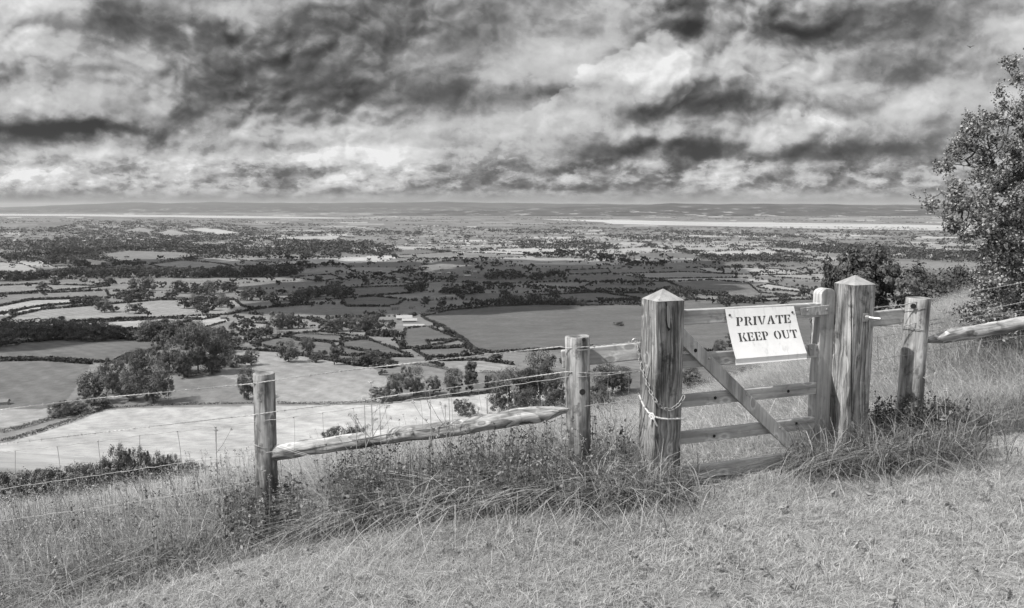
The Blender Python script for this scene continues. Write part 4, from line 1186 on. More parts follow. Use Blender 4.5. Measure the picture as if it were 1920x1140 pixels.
# ---- notice board
mS, t, b = material("painted_sheet", .45, 0, .4)
tc = t.node('ShaderNodeTexCoord').outputs['Object']
v = t.mapr(t.noise(tc, 9, 6, .6), .3, .75, .80, .70)
v = t.math('MULTIPLY', v, t.mapr(t.noise(t.vmath('MULTIPLY', tc, (1, 1, 4)), 40, 4, .7), .25, .4, .93, 1.0))
st_ = t.noise(t.vmath('MULTIPLY', tc, (22, 22, 2.2)), 1.0, 5, .65)
v = t.math('MULTIPLY', v, t.mapr(st_, .54, .72, 1.0, .80, True))
sp_ = t.noise(tc, 120, 3, .6); v = t.math('MULTIPLY', v, t.mapr(sp_, .68, .72, 1.0, .7))
grey(t, v, b.inputs['Base Color'])
M_INK = plain("stencil_paint", .045, .7, 0, .35, 60)
TLp = gp(1360, 579.6, .034); TRp = gp(1488.4, 573.7, .034)
def out_pt(px, py, o_): return on_plane(px, py, QL + N1 * o_, N1)
# bottom edge hangs out from the gate
BLp = out_pt(1383, 683.5, .175); BRp = out_pt(1516.5, 672, .175)
def SP(s, q, o_=0.0):
    """point on the sheet: s across, q down (0..1), bowed a little"""
    top = TLp.lerp(TRp, s); bot = BLp.lerp(BRp, s)
    p = top.lerp(bot, q)
    nrm = (TRp - TLp).cross(BLp - TLp).normalized()
    if nrm.dot(N1) < 0: nrm = -nrm
    bow = .012 * math.sin(q * math.pi)
    lip = 0
    if q > .9: lip = -.018 * math.sin((q - .9) / .1 * math.pi / 2) ** 1
    return p + nrm * (o_ - bow + lip)
sign = empty("notice_board", tuple(TLp), "white bent metal sheet hung on the gate reading PRIVATE KEEP OUT in stencil letters", "sign")
qs = [0, .1, .2, .3, .4, .5, .6, .7, .8, .88, .9, .915, .94, .965, .985, 1.0]; ns = 8
V = [SP(i / ns, q) for q in qs for i in range(ns + 1)] + [SP(i / ns, q, -.0022) for q in qs for i in range(ns + 1)]
nn_ = (ns + 1) * len(qs); Fc = []
for j in range(len(qs) - 1):
    for i in range(ns):
        a_ = j * (ns + 1) + i; Fc.append((a_, a_ + ns + 1, a_ + ns + 2, a_ + 1)); Fc.append((a_ + nn_, a_ + 1 + nn_, a_ + ns + 2 + nn_, a_ + ns + 1 + nn_))
rim = [i for i in range(ns + 1)] + [j * (ns + 1) + ns for j in range(1, len(qs))] + [(len(qs) - 1) * (ns + 1) + i for i in range(ns - 1, -1, -1)] + [j * (ns + 1) for j in range(len(qs) - 2, 0, -1)]
for i in range(len(rim)): a_, b_ = rim[i], rim[(i + 1) % len(rim)]; Fc.append((a_, b_, b_ + nn_, a_ + nn_))
o = mesh_py("sheet", V, Fc, mS, sign); bm_fix(o)
for (s, q) in ((.045, .11), (.955, .115)): bolt_head(sign, SP(s, q, .001), .0085, N1, M_INK, "screw")

# stencil alphabet: polygons in a unit box (y up)
def rect(x0, y0, x1, y1): return [(x0, y0), (x1, y0), (x1, y1), (x0, y1)]
def arc(cx, cy, rx, ry, ix, iy, a0, a1, n=9):
    o_ = [(cx + rx * math.cos(R(a0 + (a1-a0)*i/n)), cy + ry * math.sin(R(a0 + (a1-a0)*i/n))) for i in range(n+1)]
    i_ = [(cx + ix * math.cos(R(a1 + (a0-a1)*i/n)), cy + iy * math.sin(R(a1 + (a0-a1)*i/n))) for i in range(n+1)]
    return o_ + i_
STEM = [[(-.04,0),(.34,0),(.34,.06),(.26,.09),(.26,.91),(.34,.94),(.34,1),(-.04,1),(-.04,.94),(.04,.91),(.04,.09),(-.04,.06)]]
GL = {
 'P': (.72, STEM + [arc(.38,.72,.32,.28,.12,.21,-90,90)]),
 'R': (.80, STEM + [arc(.38,.73,.32,.27,.12,.20,-90,90), [(.40,.42),(.58,.42),(.80,.07),(.84,.07),(.84,0),(.62,0)]]),
 'I': (.32, STEM),
 'V': (.84, [[(-.04,1),(-.04,.94),(.02,.92),(.32,0),(.42,0),(.42,.16),(.25,.92),(.32,.94),(.32,1)], [(.48,.12),(.48,0),(.52,0),(.78,.92),(.86,.94),(.86,1),(.58,1),(.58,.94),(.68,.92)]]),
 'A': (.84, [[(.0,0),(.0,.06),(.05,.08),(.34,1),(.38,1),(.38,.76),(.30,.44),(.36,.44),(.36,.34),(.26,.34),(.16,.08),(.26,.06),(.26,0)], [(.43,1),(.54,1),(.80,.08),(.88,.06),(.88,0),(.48,0),(.48,.06),(.56,.08),(.43,.62)]]),
 'T': (.74, [[(.22,0),(.56,0),(.56,.06),(.49,.09),(.49,1),(.28,1),(.28,.09),(.22,.06)], [(-.04,1),(.22,1),(.22,.91),(.08,.84),(.02,.68),(-.04,.68)], [(.55,1),(.81,1),(.81,.68),(.75,.68),(.69,.84),(.55,.91)]]),
 'E': (.70, STEM + [[(.40,1),(.70,1),(.70,.70),(.64,.70),(.58,.86),(.40,.91)], [(.40,.54),(.52,.58),(.52,.66),(.57,.66),(.57,.34),(.52,.34),(.52,.42),(.40,.46)], [(.40,0),(.72,0),(.72,.31),(.66,.31),(.60,.14),(.40,.09)]]),
 'K': (.84, STEM + [[(.40,.46),(.64,.91),(.56,.94),(.56,1),(.82,1),(.82,.94),(.75,.91),(.52,.52)], [(.40,.40),(.50,.52),(.60,.52),(.84,.08),(.90,.06),(.90,0),(.52,0),(.52,.06),(.60,.08),(.45,.40)]]),
 'O': (.84, [arc(.39,.5,.39,.5,.17,.42,98,262), arc(.45,.5,.39,.5,.17,.42,-82,82)]),
 'U': (.84, [[(-.04,1),(-.04,.94),(.04,.91),(.04,.28),(.12,.08),(.30,-.01),(.36,0),(.36,.08),(.29,.12),(.26,.3),(.26,.91),(.34,.94),(.34,1)], [(.42,0),(.62,.04),(.74,.2),(.76,.91),(.84,.94),(.84,1),(.58,1),(.58,.94),(.67,.91),(.66,.24),(.58,.12),(.42,.08)]]),
}
mb = MB()
def word(text, s_a, s_b, q_top, q_bot, lean=0.0, gap=.17):
    wd = sum(GL[c_][0] if c_ != ' ' else .30 for c_ in text) + gap * (len(text) - 1)
    x = 0
    for c_ in text:
        if c_ == ' ': x += .30 + gap; continue
        gw, polys = GL[c_]
        for pl in polys:
            pts = []
            for (a_, b_) in pl:
                s = s_a + (s_b - s_a) * (x + a_ + lean * (b_ - .5)) / wd; q = q_bot + (q_top - q_bot) * b_
                pts.append(SP(s, q, .0012))
            mb.add(pts, [tuple(range(len(pts)))])
        x += gw + gap
word("PRIVATE", .125, .905, .155, .31, .12)
word("KEEP OUT", .115, .945, .44, .595, 0.0)
mb.build("lettering", M_INK, sign)

# ---- chain and rope round the left gatepost
PLf = CL_ + N1 * (WL / 2); PLl = CL_ + N2 * (WL / 2)
edge_px = 1231
def on_post(px, py, off):
    pf = on_plane(px, py, PLf + N1 * off, N1); pl = on_plane(px, py, PLl + N2 * off, N2)
    sF = (pf - CL_).dot(A1)
    return pf if sF > -WL / 2 - off * .5 else pl
def resample(pts, step):
    out = [pts[0]]; acc_ = 0
    for i in range(len(pts) - 1):
        a_, b_ = pts[i], pts[i + 1]; L = (b_ - a_).length
        while acc_ + L >= step:
            q = (step - acc_) / L; a_ = a_.lerp(b_, q); out.append(a_.copy()); L = (b_ - a_).length; acc_ = 0
        acc_ += L
    return out
cpx = [(1193,641),(1197,655),(1199,672),(1203,690),(1209,706),(1215,722),(1221,738),(1229,752),(1236,761),(1244,766.5),(1253,768.5),(1262,766.5),(1270,761),(1277,754),(1282,744),(1284,737)]
cp3 = [on_post(px, py, .012) for px, py in cpx]
link_pts = resample(cp3, .030)
mb = MB()
def chain_link(mb, A_, B_, flip, r=.0032, wd=.010):
    ax = (B_ - A_).normalized(); c_ = (A_ + B_) / 2; half = (B_ - A_).length / 2 + .006
    sd = ax.cross(N1).normalized()
    if flip: sd = (sd * .45 + N1 * .9).normalized()
    pts = []
    for k_ in range(15):
        a_ = 2 * math.pi * k_ / 14; ca_, sa_ = math.cos(a_), math.sin(a_)
        pts.append(c_ + ax * (half * math.copysign(abs(ca_) ** .7, ca_)) + sd * (wd * math.copysign(abs(sa_) ** .8, sa_)))
    mb.tube(pts, r, 6, False)
for i in range(len(link_pts) - 1): chain_link(mb, link_pts[i], link_pts[i + 1], i % 2)
ch_ = mb.build("chain", M_RUST, None, smooth=True)
tag(ch_, "steel chain looped loosely round the left gatepost above the rope", "chain")
mb = MB(); pe = on_post(1193, 641, .01)
mb.tube([pe + Vector((.022 * math.cos(a_) - .008, 0.0, .022 * math.sin(a_))) for a_ in np.linspace(-.6, 4.2, 14)], .0042, 8)
mb.build("eye_hook", M_STEEL, postL, smooth=True)
rpx = [(1199,741),(1203,752),(1209,764),(1216,773),(1223,779),(1232,783),(1240,785),(1252,786),(1265,785.5),(1275,785),(1285,784)]
rp = resample([on_post(px, py, .008) for px, py in rpx], .004)
mb = MB()
def twist(mb, path, r, pitch):
    for ph_ in range(3):
        pts = []
        for i, p in enumerate(path):
            tdir = (path[min(i+1, len(path)-1)] - path[max(i-1, 0)]).normalized()
            a1_ = tdir.cross(N1).normalized(); a2_ = tdir.cross(a1_)
            an = 2 * math.pi * (i * .004 / pitch + ph_ / 3)
            pts.append(p + (a1_ * math.cos(an) + a2_ * math.sin(an)) * r * .62)
        mb.tube(pts, r * .66, 6)
twist(mb, rp, .0058, .028)
for tail in ([(1222,778),(1226,786),(1229,793),(1233,800)], [(1220,778),(1221,788),(1220,797)], [(1216,774),(1224,776),(1228,783),(1222,786),(1217,779),(1224,775)]):
    twist(mb, resample([on_post(px, py, .013) for px, py in tail], .004), .0052, .026)
rp_ = mb.build("rope", M_ROPE, None, smooth=True); tag(rp_, "pale twisted rope knotted round the left gatepost below the chain", "rope")

# ---- round posts and rails
def round_post(parent, px, w_px, ytop, ybase, Y, name="post", lean=0.0, seed=1):
    c_ = P(px, (ytop + ybase) / 2, Y); r = w_px / F * Y / 2 * 1.0
    ztop_ = zt(px, ytop + 3.5, Y); zbot = min(zt(px, ybase, Y), float(H(c_.x, c_.y))) - .25
    rr_ = random.Random(seed); ns_ = 28; nz = 26
    V = []; Fc = []
    M = frame(Vector((c_.x, c_.y, zbot)), (lean, 0, 1), (1, 0, 0))
    # the axis passes through the requested pixel column at mid height
    pc = P(px, ytop, Y); 
    ph = [rr_.uniform(0, 6.28) for _ in range(4)]
    L = ztop_ - zbot
    for i in range(nz + 1):
        z = L * i / nz
        for k_ in range(ns_):
            a_ = 2 * math.pi * k_ / ns_
            q = r * (1 + .02 * math.sin(2 * a_ + ph[0] + z * 2) + .012 * math.sin(5 * a_ + ph[1] + z * 5) + .06 * (1 - i / nz) * 0.6)
            V.append((q * math.cos(a_), q * math.sin(a_), z))
    for q2, dz2 in ((.955, .006),):
        for k_ in range(ns_):
            v0 = V[nz * ns_ + k_]; V.append((v0[0] * q2, v0[1] * q2, L + dz2))
    for i in range(nz + 1):
        for k_ in range(ns_): Fc.append((i*ns_+k_, i*ns_+(k_+1) % ns_, (i+1)*ns_+(k_+1) % ns_, (i+1)*ns_+k_))
    Fc.append(tuple((nz + 1) * ns_ + k_ for k_ in range(ns_)))
    o = mesh_py(name, V, Fc, WOOD_ROUND, parent, M)
    for p in o.data.polygons[:-1]: p.use_smooth = True
    return c_, r, M
def half_rail(parent, A_, B_, hgt, taperB=.0, taperA=0., name="rail", mat=None):
    """half-round pole with a bulging top and roughly pointed ends"""
    ax = (B_ - A_); L = ax.length; ax.normalize()
    M = frame(A_, ax, (0, 0, 1))       # local x up, local y sideways, local z along
    ns_ = 20; nz = 40; V = []; Fc = []
    for i in range(nz + 1):
        z = L * i / nz
        k1 = 1.0
        if taperB and z > L - taperB: k1 = max(.28, ((L - z) / taperB) ** .6)
        if taperA and z < taperA: k1 = max(.35, (z / taperA) ** .6)
        wv = .006 * math.sin(z * 3.1) + .004 * math.sin(z * 7.7) + .0025 * math.sin(z * 23 + 1)
        for k_ in range(ns_):
            a_ = 2 * math.pi * k_ / ns_
            x = math.cos(a_) * hgt / 2 * k1 + wv; y = math.sin(a_) * hgt * .42 * (k1 ** .5)
            q = 1 + .03 * math.sin(3 * a_ + z * 2) + .02 * math.sin(z * 11 + a_ * 2) + .018 * math.sin(7 * a_ + z * 5) + .015 * math.sin(z * 31 + a_ * 3)
            V.append((x * q, y * q, z))
    for i in range(nz):
        for k_ in range(ns_): Fc.append((i*ns_+k_, i*ns_+(k_+1) % ns_, (i+1)*ns_+(k_+1) % ns_, (i+1)*ns_+k_))
    Fc += [tuple(range(ns_))[::-1], tuple(nz*ns_+k_ for k_ in range(ns_))]
    return mesh_py(name, V, Fc, mat or WOOD_RAIL, parent, M, smooth=True)

Y1, Y2, Y3 = 5.70, 5.16, 5.85
fl = empty("fence", tuple(P(496, 980, Y1)), "fence left of the gate with round posts, sloping rail, barbed wire and netting", "fence")
c1, r1, _ = round_post(fl, 496.5, 40, 697, 985, Y1, "post", .01, 2)
c2, r2, _ = round_post(fl, 1089, 47, 628, 870, Y2, "post", -.02, 5)
half_rail(fl, P(514, 850.5, Y1 - .01), P(1068, 768, Y2 - .01), 31.5 / F * 5.4, .22)
def board(parent, pa, pb_, hh, th_, mat, name="board"):
    M = frame(pa, pb_ - pa, (0, 0, 1)); v_, f_ = box_vf(-hh/2, hh/2, -th_/2, th_/2, 0, (pb_ - pa).length)
    return mesh_py(name, v_, f_, mat, parent, M, bevel=.008)
board(fl, P(1053, 673, Y2 + .13), P(1203, 657, Y2 + .13), .122, .035, WOOD_GATE)
fr_ = empty("fence", tuple(P(1708, 745, Y3)), "fence right of the gate with one round post, pointed rail and barbed wire", "fence")
c3, r3, _ = round_post(fr_, 1710, 45, 556, 755, Y3, "post", .015, 9)
half_rail(fr_, P(1728, 641, Y3 - .02), P(2010, 591, Y3 + .25), 26 / F * 6.0, 0, .26)
board(fr_, P(1630, 598.5, 5.80), P(1700, 591.5, 5.9), .113, .035, WOOD_GATE)

def wire_path(pts, Ya, Yb, xa, xb, step=6, sag=.0, seed=0):
    out = []
    xs_ = np.arange(pts[0][0], pts[-1][0] + .1, step)
    ys_ = np.interp(xs_, [p[0] for p in pts], [p[1] for p in pts])
    for x, y in zip(xs_, ys_):
        Yq = Ya + (Yb - Ya) * (x - xa) / (xb - xa)
        out.append(P(x, y, Yq))
    return out
def barbed(parent, path, seed, name="barbed_wire", r=.0019):
    mb = MB(); rr_ = random.Random(seed)
    pth = resample(path, .009)
    for ph_ in range(2):
        pts = []
        for i, p in enumerate(pth):
            an = 2 * math.pi * (i * .009 / .07 + ph_ / 2)
            pts.append(p + Vector((0, math.cos(an), math.sin(an))) * .0024)
        mb.tube(pts, r, 4)
    i = rr_.randint(2, 6)
    while i < len(pth) - 1:
        p = pth[i]; tdir = (pth[i+1] - pth[i-1]).normalized()
        for q in range(2):
            a_ = rr_.uniform(0, 3.14); dv = (Vector((0, math.cos(a_), math.sin(a_))) + tdir * rr_.uniform(-.4, .4)).normalized()
            cc = p + tdir * (q * .005)
            mb.tube([cc - dv * .014, cc, cc + dv * .014], [.0008, .0018, .0008], 4)
        mb.tube([p - tdir * .006, p + tdir * .011], .0042, 5)
        i += rr_.randint(11, 14)
    return mb.build(name, M_WIRE, parent)
def strand(parent, path, r=.0018, name="wire"):
    mb = MB(); mb.tube(path, r, 5); return mb.build(name, M_WIRE, parent)

YX = lambda px: np.interp(px, [-200, 496, 1089, 1240], [Y1 + .58, Y1 - r1, Y2 - r2, Y2 - .08])
def wp(pts, off=0.0, step=5, jig=.0):
    xs_ = np.arange(pts[0][0], pts[-1][0] + .1, step); ys_ = np.interp(xs_, [p[0] for p in pts], [p[1] for p in pts])
    return [P(x, y + jig * math.sin(x / 9.) + jig * .6 * math.sin(x / 4.1), float(YX(x)) - .004 + off) for x, y in zip(xs_, ys_)]
barbed(fl, wp([(-60,775),(0,768),(187,746),(333,733),(475,719),(517,712.5),(648,695),(857,671),(1050,650),(1065,653),(1113,649),(1199,641)]), 1)
barbed(fl, wp([(-60,838),(0,833),(187,811),(333,794),(473,778),(520,771),(640,757),(748,740),(940,714),(1061,697),(1113,700),(1200,696)]), 2)
net = [[(-60,855),(0,848),(107,837),(187,827),(260,817),(333,809),(405,800),(475,791),(520,786),(607,774),(786,747),(952,723),(1065,707),(1120,705),(1200,696)],
       [(-60,925),(0,917),(197,889),(347,867),(475,852),(520,846),(700,818),(900,790),(1065,766),(1200,748)],
       [(-60,986),(0,977),(193,950),(343,927),(477,903),(520,898),(640,880),(850,850),(1065,820),(1200,793)],
       [(-60,1045),(0,1036),(160,1010),(280,990),(477,952),(700,915),(900,885),(1065,862),(1200,830)]]
for k_, nline in enumerate(net): strand(fl, wp([q for q in nline if k_ < 2 or q[0] <= 480], .012, 5, .5), .0021, "netting_wire")
mb = MB(); rr_ = random.Random(8)
ny = lambda k_, x: float(np.interp(x, [p[0] for p in net[k_]], [p[1] for p in net[k_]]))
for x in [-20, 28, 107, 187, 260, 333, 405, 548, 607, 665, 722, 786, 843, 898, 952, 1006, 1060, 1140, 1176]:
    sl = 11 if x < 1065 else 2
    pts = [P(x + sl * q * 1.15 + 3 * math.sin(q * 5 + x), ny(0, x) + (ny(3, x) - ny(0, x)) * q, float(YX(x)) + .012) for q in np.linspace(0, 1.12 if x < 480 else .8, 12)]
    mb.tube(pts, .0021 if x < 480 else .0013, 4)
    for k_ in range(4 if x < 480 else 2):
        q = (ny(k_, x) - ny(0, x)) / (ny(3, x) - ny(0, x)); p = P(x + sl * q * 1.15 + 3 * math.sin(q * 5 + x), ny(k_, x), float(YX(x)) + .012)
        mb.tube([p - Vector((.006, 0, .003)), p + Vector((.006, 0, .003))], .0038, 5)
mb.build("netting_stays", M_WIRE, fl)
# loops of wire round the posts
def loop(parent, cxy, r, z, tilt=.0, wr=.0019):
    mb = MB(); mb.tube([Vector((cxy.x + (r + .004) * math.cos(a_), cxy.y + (r + .004) * math.sin(a_), z + tilt * math.cos(a_))) for a_ in np.linspace(0, 2 * math.pi, 26)], wr, 5, False)
    mb.build("wire_loop", M_WIRE, parent)
c1w = c1; 
loop(fl, c1, r1 * 1.02, zt(496, 838, Y1 - r1), -.02); loop(fl, c2, r2 * 1.02, zt(1089, 656, Y2 - r2), .004, .0026); loop(fl, c2, r2 * 1.02, zt(1089, 706, Y2 - r2), .004, .0026)
# slack tie wires from the near post to the ground under the rail
for pts in ([(518,838),(600,862),(700,878),(812,898)], [(518,834),(640,872),(760,892),(850,905)]):
    strand(fl, [P(px, py, Y1 - .1 - .0012 * (px - 518)) for px, py in pts], .0022, "tie_wire")
YX3 = lambda px: np.interp(px, [1600, 1710, 2000], [5.85, Y3 - r3, 6.3])
def wp3(pts, jig=0.0, off=0.0):
    xs_ = np.arange(pts[0][0], pts[-1][0] + .1, 5); ys_ = np.interp(xs_, [p[0] for p in pts], [p[1] for p in pts])
    return [P(x, y + jig * math.sin(x / 9.), float(YX3(x)) - .004 + off) for x, y in zip(xs_, ys_)]
barbed(fr_, wp3([(1637,577),(1690,572),(1733,563.5),(1920,529.5),(1990,517)]), 4); barbed(fr_, wp3([(1637,611),(1690,611),(1733,603.5),(1920,566),(1990,553)]), 5)
barbed(fr_, wp3([(1731,612),(1800,597),(1920,582),(1990,570)]), 6)
for nline in ([(1637,634),(1683,626),(1740,622),(1850,598),(1990,580)], [(1637,676),(1683,668),(1740,660),(1850,640),(1990,618)]): strand(fr_, wp3(nline, .5, .02), .0017, "netting_wire")
mb = MB()
for x in (1645, 1676, 1762, 1800, 1840, 1875, 1912):
    mb.tube([P(x + 2 * q, float(np.interp(x, [1637, 1990], [632, 578])) + 62 * q, float(YX3(x)) + .02) for q in np.linspace(0, 1, 6)], .0016, 4)
mb.build("netting_stays", M_WIRE, fr_)
loop(fr_, c3, r3 * 1.02, zt(1708, 578, Y3 - r3), .006, .0026); loop(fr_, c3, r3 * 1.03, zt(1708, 618, Y3 - r3), -.02, .0026)
mb = MB(); pk = P(1713, 574, Y3 - r3); mb.tube([pk + Vector((0, .01, 0)), pk + Vector((0, -.003, 0))], .018, 14); mb.build("knot", M_HOLE, fr_)
for (px, py, r_) in ((1092, 735, .020), (1095, 637, .012)):
    pk = P(px, py, Y2 - r2); mb = MB(); mb.tube([pk + Vector((0, .01, 0)), pk + Vector((0, -.003, 0))], r_, 14); mb.build("knot", M_HOLE, fl)

# ------------------------------------------------------------------ grass
M_LAWN = leafy("short_grass", .025, .78, .35, .6, .3)
M_TALL = leafy("tall_grass", .04, .66, .35, .5, .4)
M_MEAD = leafy("meadow_grass", .10, .68, .35, .6, .3)
M_WEED = leafy("weed_leaves", .03, .30, .3, .5, .4)

def blades(name, X, Y, h, wd, tone, mat, seed, segs=3, lean=.5, bias=(0, 0), droop=.5, label=None, obj=None):
    rg = np.random.default_rng(seed); n = len(X)
    Z = H(X, Y) - .01
    a = rg.uniform(0, 2 * np.pi, n)
    L = np.abs(rg.normal(0, lean, n)) + .08
    dxy = np.stack([np.cos(a) * L + bias[0], np.sin(a) * L + bias[1]], 1)
    fa = rg.uniform(0, 2 * np.pi, n)          # facing of the flat side
    wx = np.stack([np.cos(fa), np.sin(fa)], 1)
    P_ = []; T_ = []
    for i in range(segs + 1):
        q = i / segs
        lean_q = q * .45 + q * q * .55
        dr = droop * q ** 3
        cx = X + dxy[:, 0] * h * lean_q * (1 + dr); cy = Y + dxy[:, 1] * h * lean_q * (1 + dr)
        nl = np.sqrt((dxy ** 2).sum(1))
        cz = Z + h * (q - .30 * np.minimum(nl, 1.6) * q * q - dr * .45 * np.minimum(nl, 1.2))
        ww = wd * (1 - q) ** .6 * .5 + wd * .07
        P_.append(np.stack([cx - wx[:, 0] * ww, cy - wx[:, 1] * ww, cz], 1)); P_.append(np.stack([cx + wx[:, 0] * ww, cy + wx[:, 1] * ww, cz], 1))
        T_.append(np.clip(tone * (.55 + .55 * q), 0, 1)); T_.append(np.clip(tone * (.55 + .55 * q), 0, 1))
    k_ = 2 * (segs + 1)
    V = np.stack(P_, 1).reshape(-1, 3); tn = np.stack(T_, 1).ravel()
    base = (np.arange(n) * k_)[:, None]
    Qs = np.concatenate([base + np.array([2*i, 2*i+1, 2*i+3, 2*i+2]) for i in range(segs)], 0)
    return V, Qs, tn

def put(name, parts, mat, label):
    o = 0; Vs = []; Qs = []; Ts = []
    for (V, Q_, T_) in parts: Vs.append(V); Qs.append(Q_ + o); Ts.append(T_); o += len(V)
    ob = mesh_np(name, np.concatenate(Vs), np.concatenate(Qs), mat, attr={'tone': np.concatenate(Ts)})
    tag(ob, label, None, None, "stuff"); return ob

def sample(n, y0, y1, seed, umax=.80, pw=1.0):
    rg = np.random.default_rng(seed)
    Y = np.sqrt(rg.random(n) * (y1 * y1 - y0 * y0) + y0 * y0) if pw == 1 else y0 + (y1 - y0) * rg.random(n) ** pw
    u = rg.uniform(-umax, umax, n); return u * Y, Y
def strip_front(X):   # how far the long grass comes out in front of the fence
    return -.5 * np.clip(-.9 - X, 0, 2.2) + np.where(X < .9, -.52 + .5 * sstep(X, .45, 1.0), np.where(X < 2.4, .25, -.18))
def nz(X, Y, f, s=0.0):
    return (np.sin(X * f + 1.7 * np.sin(Y * f * .83 + s) + s) + np.sin(Y * f * 1.27 + 1.3 * np.sin(X * f * .71 + 2 * s)) ) * .5

X, Y = sample(430000, 1.9, 7.2, 1, .74)
s = fence_s(X, Y); m_ = s < strip_front(X) + .12 * nz(X, Y, 7.)
X, Y = X[m_], Y[m_]; rg = np.random.default_rng(4); n = len(X)
cl_ = nz(X, Y, 5.5) * .35 + nz(X, Y, 17., 2.) * .35 + nz(X + .3 * Y, Y, 41., 3.) * .35
kp = rg.random(n) < .60 + .55 * cl_ + .25; X, Y, cl_ = X[kp], Y[kp], cl_[kp]; n = len(X)
h = (.047 + .026 * cl_) * rg.uniform(.5, 1.5, n); tn_ = np.clip(.60 + .20 * cl_ + .10 * nz(X, Y, 2., 5.) + rg.normal(0, .20, n), .02, 1)
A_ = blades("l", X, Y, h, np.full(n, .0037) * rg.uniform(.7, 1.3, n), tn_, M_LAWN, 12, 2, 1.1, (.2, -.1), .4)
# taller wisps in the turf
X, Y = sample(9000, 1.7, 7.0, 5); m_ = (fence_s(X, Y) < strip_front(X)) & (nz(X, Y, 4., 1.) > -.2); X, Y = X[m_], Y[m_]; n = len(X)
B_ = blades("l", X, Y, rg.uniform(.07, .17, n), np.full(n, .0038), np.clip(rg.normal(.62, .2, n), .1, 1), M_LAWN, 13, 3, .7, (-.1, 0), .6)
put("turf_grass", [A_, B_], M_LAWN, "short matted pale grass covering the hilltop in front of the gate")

# long grass along the fence
X, Y = sample(400000, 3.2, 7.6, 21)
s = fence_s(X, Y); fr0 = strip_front(X)
gate_gap = (X > 1.1) & (X < 2.3)
m_ = (s > fr0 + .10 * nz(X, Y, 6., 1)) & (s < .55) & ~gate_gap
X, Y, s, fr0 = X[m_], Y[m_], s[m_], fr0[m_]; rg = np.random.default_rng(6); n = len(X)
ed = sstep(s - fr0, 0, .35)
keep = rg.random(n) < np.where(X > 2.3, .42, .30); X, Y, ed = X[keep], Y[keep], ed[keep]; n = len(X)
h = (.09 + .21 * ed) * rg.uniform(.5, 1.4, n) * (1 + .45 * sstep(X, -1.6, -.9) * (1 - sstep(X, .9, 1.2))) * np.where(X > 2.3, .95, 1.0)
dk = np.where(X > 2.3, .42, .42) + .14 * sstep(-X, .8, 1.8) + .22 * (1 - ed) - .10 * nz(X, Y, 5., 3)
tn_ = np.clip(dk + rg.normal(0, .22, n), .02, 1)
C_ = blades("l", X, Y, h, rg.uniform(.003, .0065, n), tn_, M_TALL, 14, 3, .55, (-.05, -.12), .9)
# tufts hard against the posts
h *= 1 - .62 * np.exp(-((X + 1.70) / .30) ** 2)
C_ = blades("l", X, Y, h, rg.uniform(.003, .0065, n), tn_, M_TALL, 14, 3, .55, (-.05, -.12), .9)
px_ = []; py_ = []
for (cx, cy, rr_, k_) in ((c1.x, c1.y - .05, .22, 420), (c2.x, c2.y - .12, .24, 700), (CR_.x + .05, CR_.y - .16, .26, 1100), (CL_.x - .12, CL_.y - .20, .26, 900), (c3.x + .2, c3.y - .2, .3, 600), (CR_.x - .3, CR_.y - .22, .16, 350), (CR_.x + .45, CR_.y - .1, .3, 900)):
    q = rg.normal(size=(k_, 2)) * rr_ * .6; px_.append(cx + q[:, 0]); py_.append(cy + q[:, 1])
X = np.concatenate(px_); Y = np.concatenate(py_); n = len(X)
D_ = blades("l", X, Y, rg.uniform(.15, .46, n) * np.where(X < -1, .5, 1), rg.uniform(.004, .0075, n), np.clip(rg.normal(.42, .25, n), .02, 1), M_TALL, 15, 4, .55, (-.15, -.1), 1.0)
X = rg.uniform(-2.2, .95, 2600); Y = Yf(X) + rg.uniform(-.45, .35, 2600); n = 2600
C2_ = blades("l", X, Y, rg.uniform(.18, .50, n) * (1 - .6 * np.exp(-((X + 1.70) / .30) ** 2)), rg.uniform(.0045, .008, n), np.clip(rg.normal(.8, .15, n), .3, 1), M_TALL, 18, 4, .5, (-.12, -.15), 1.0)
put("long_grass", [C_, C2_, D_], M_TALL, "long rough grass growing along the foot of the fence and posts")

# meadow beyond the fence, to the brow
X, Y = sample(520000, 5.0, 17.0, 31, .82)
s = fence_s(X, Y); rg = np.random.default_rng(7)
m_ = (s > np.where((X > 1.0) & (X < 2.4), .16, .4)); dens = np.clip(1.4 - Y / 17., .25, 1); m_ &= rg.random(len(X)) < dens
X, Y, s = X[m_], Y[m_], s[m_]; n = len(X)
tallr = sstep(X - .35 * Y, -1.0, .8)
h = np.where(X < .5, .20, .17 + .10 * sstep(X, 2.4, 3.2)) * rg.uniform(.5, 1.5, n)
h = np.where((X > .9) & (X < 2.5) & (s < 1.2), h * .5, h)
tn_ = np.clip(.62 + .16 * nz(X, Y, 2.2, 4) + rg.normal(0, .18, n), .04, 1)
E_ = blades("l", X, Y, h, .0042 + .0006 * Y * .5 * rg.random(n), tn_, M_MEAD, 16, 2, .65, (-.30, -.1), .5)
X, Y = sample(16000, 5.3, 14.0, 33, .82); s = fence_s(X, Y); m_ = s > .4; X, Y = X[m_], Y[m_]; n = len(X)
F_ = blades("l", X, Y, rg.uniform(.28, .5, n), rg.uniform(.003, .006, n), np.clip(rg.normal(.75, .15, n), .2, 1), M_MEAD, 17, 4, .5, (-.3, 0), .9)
put("meadow_grass", [E_, F_], M_MEAD, "pale seeding meadow grass on the slope beyond the fence")

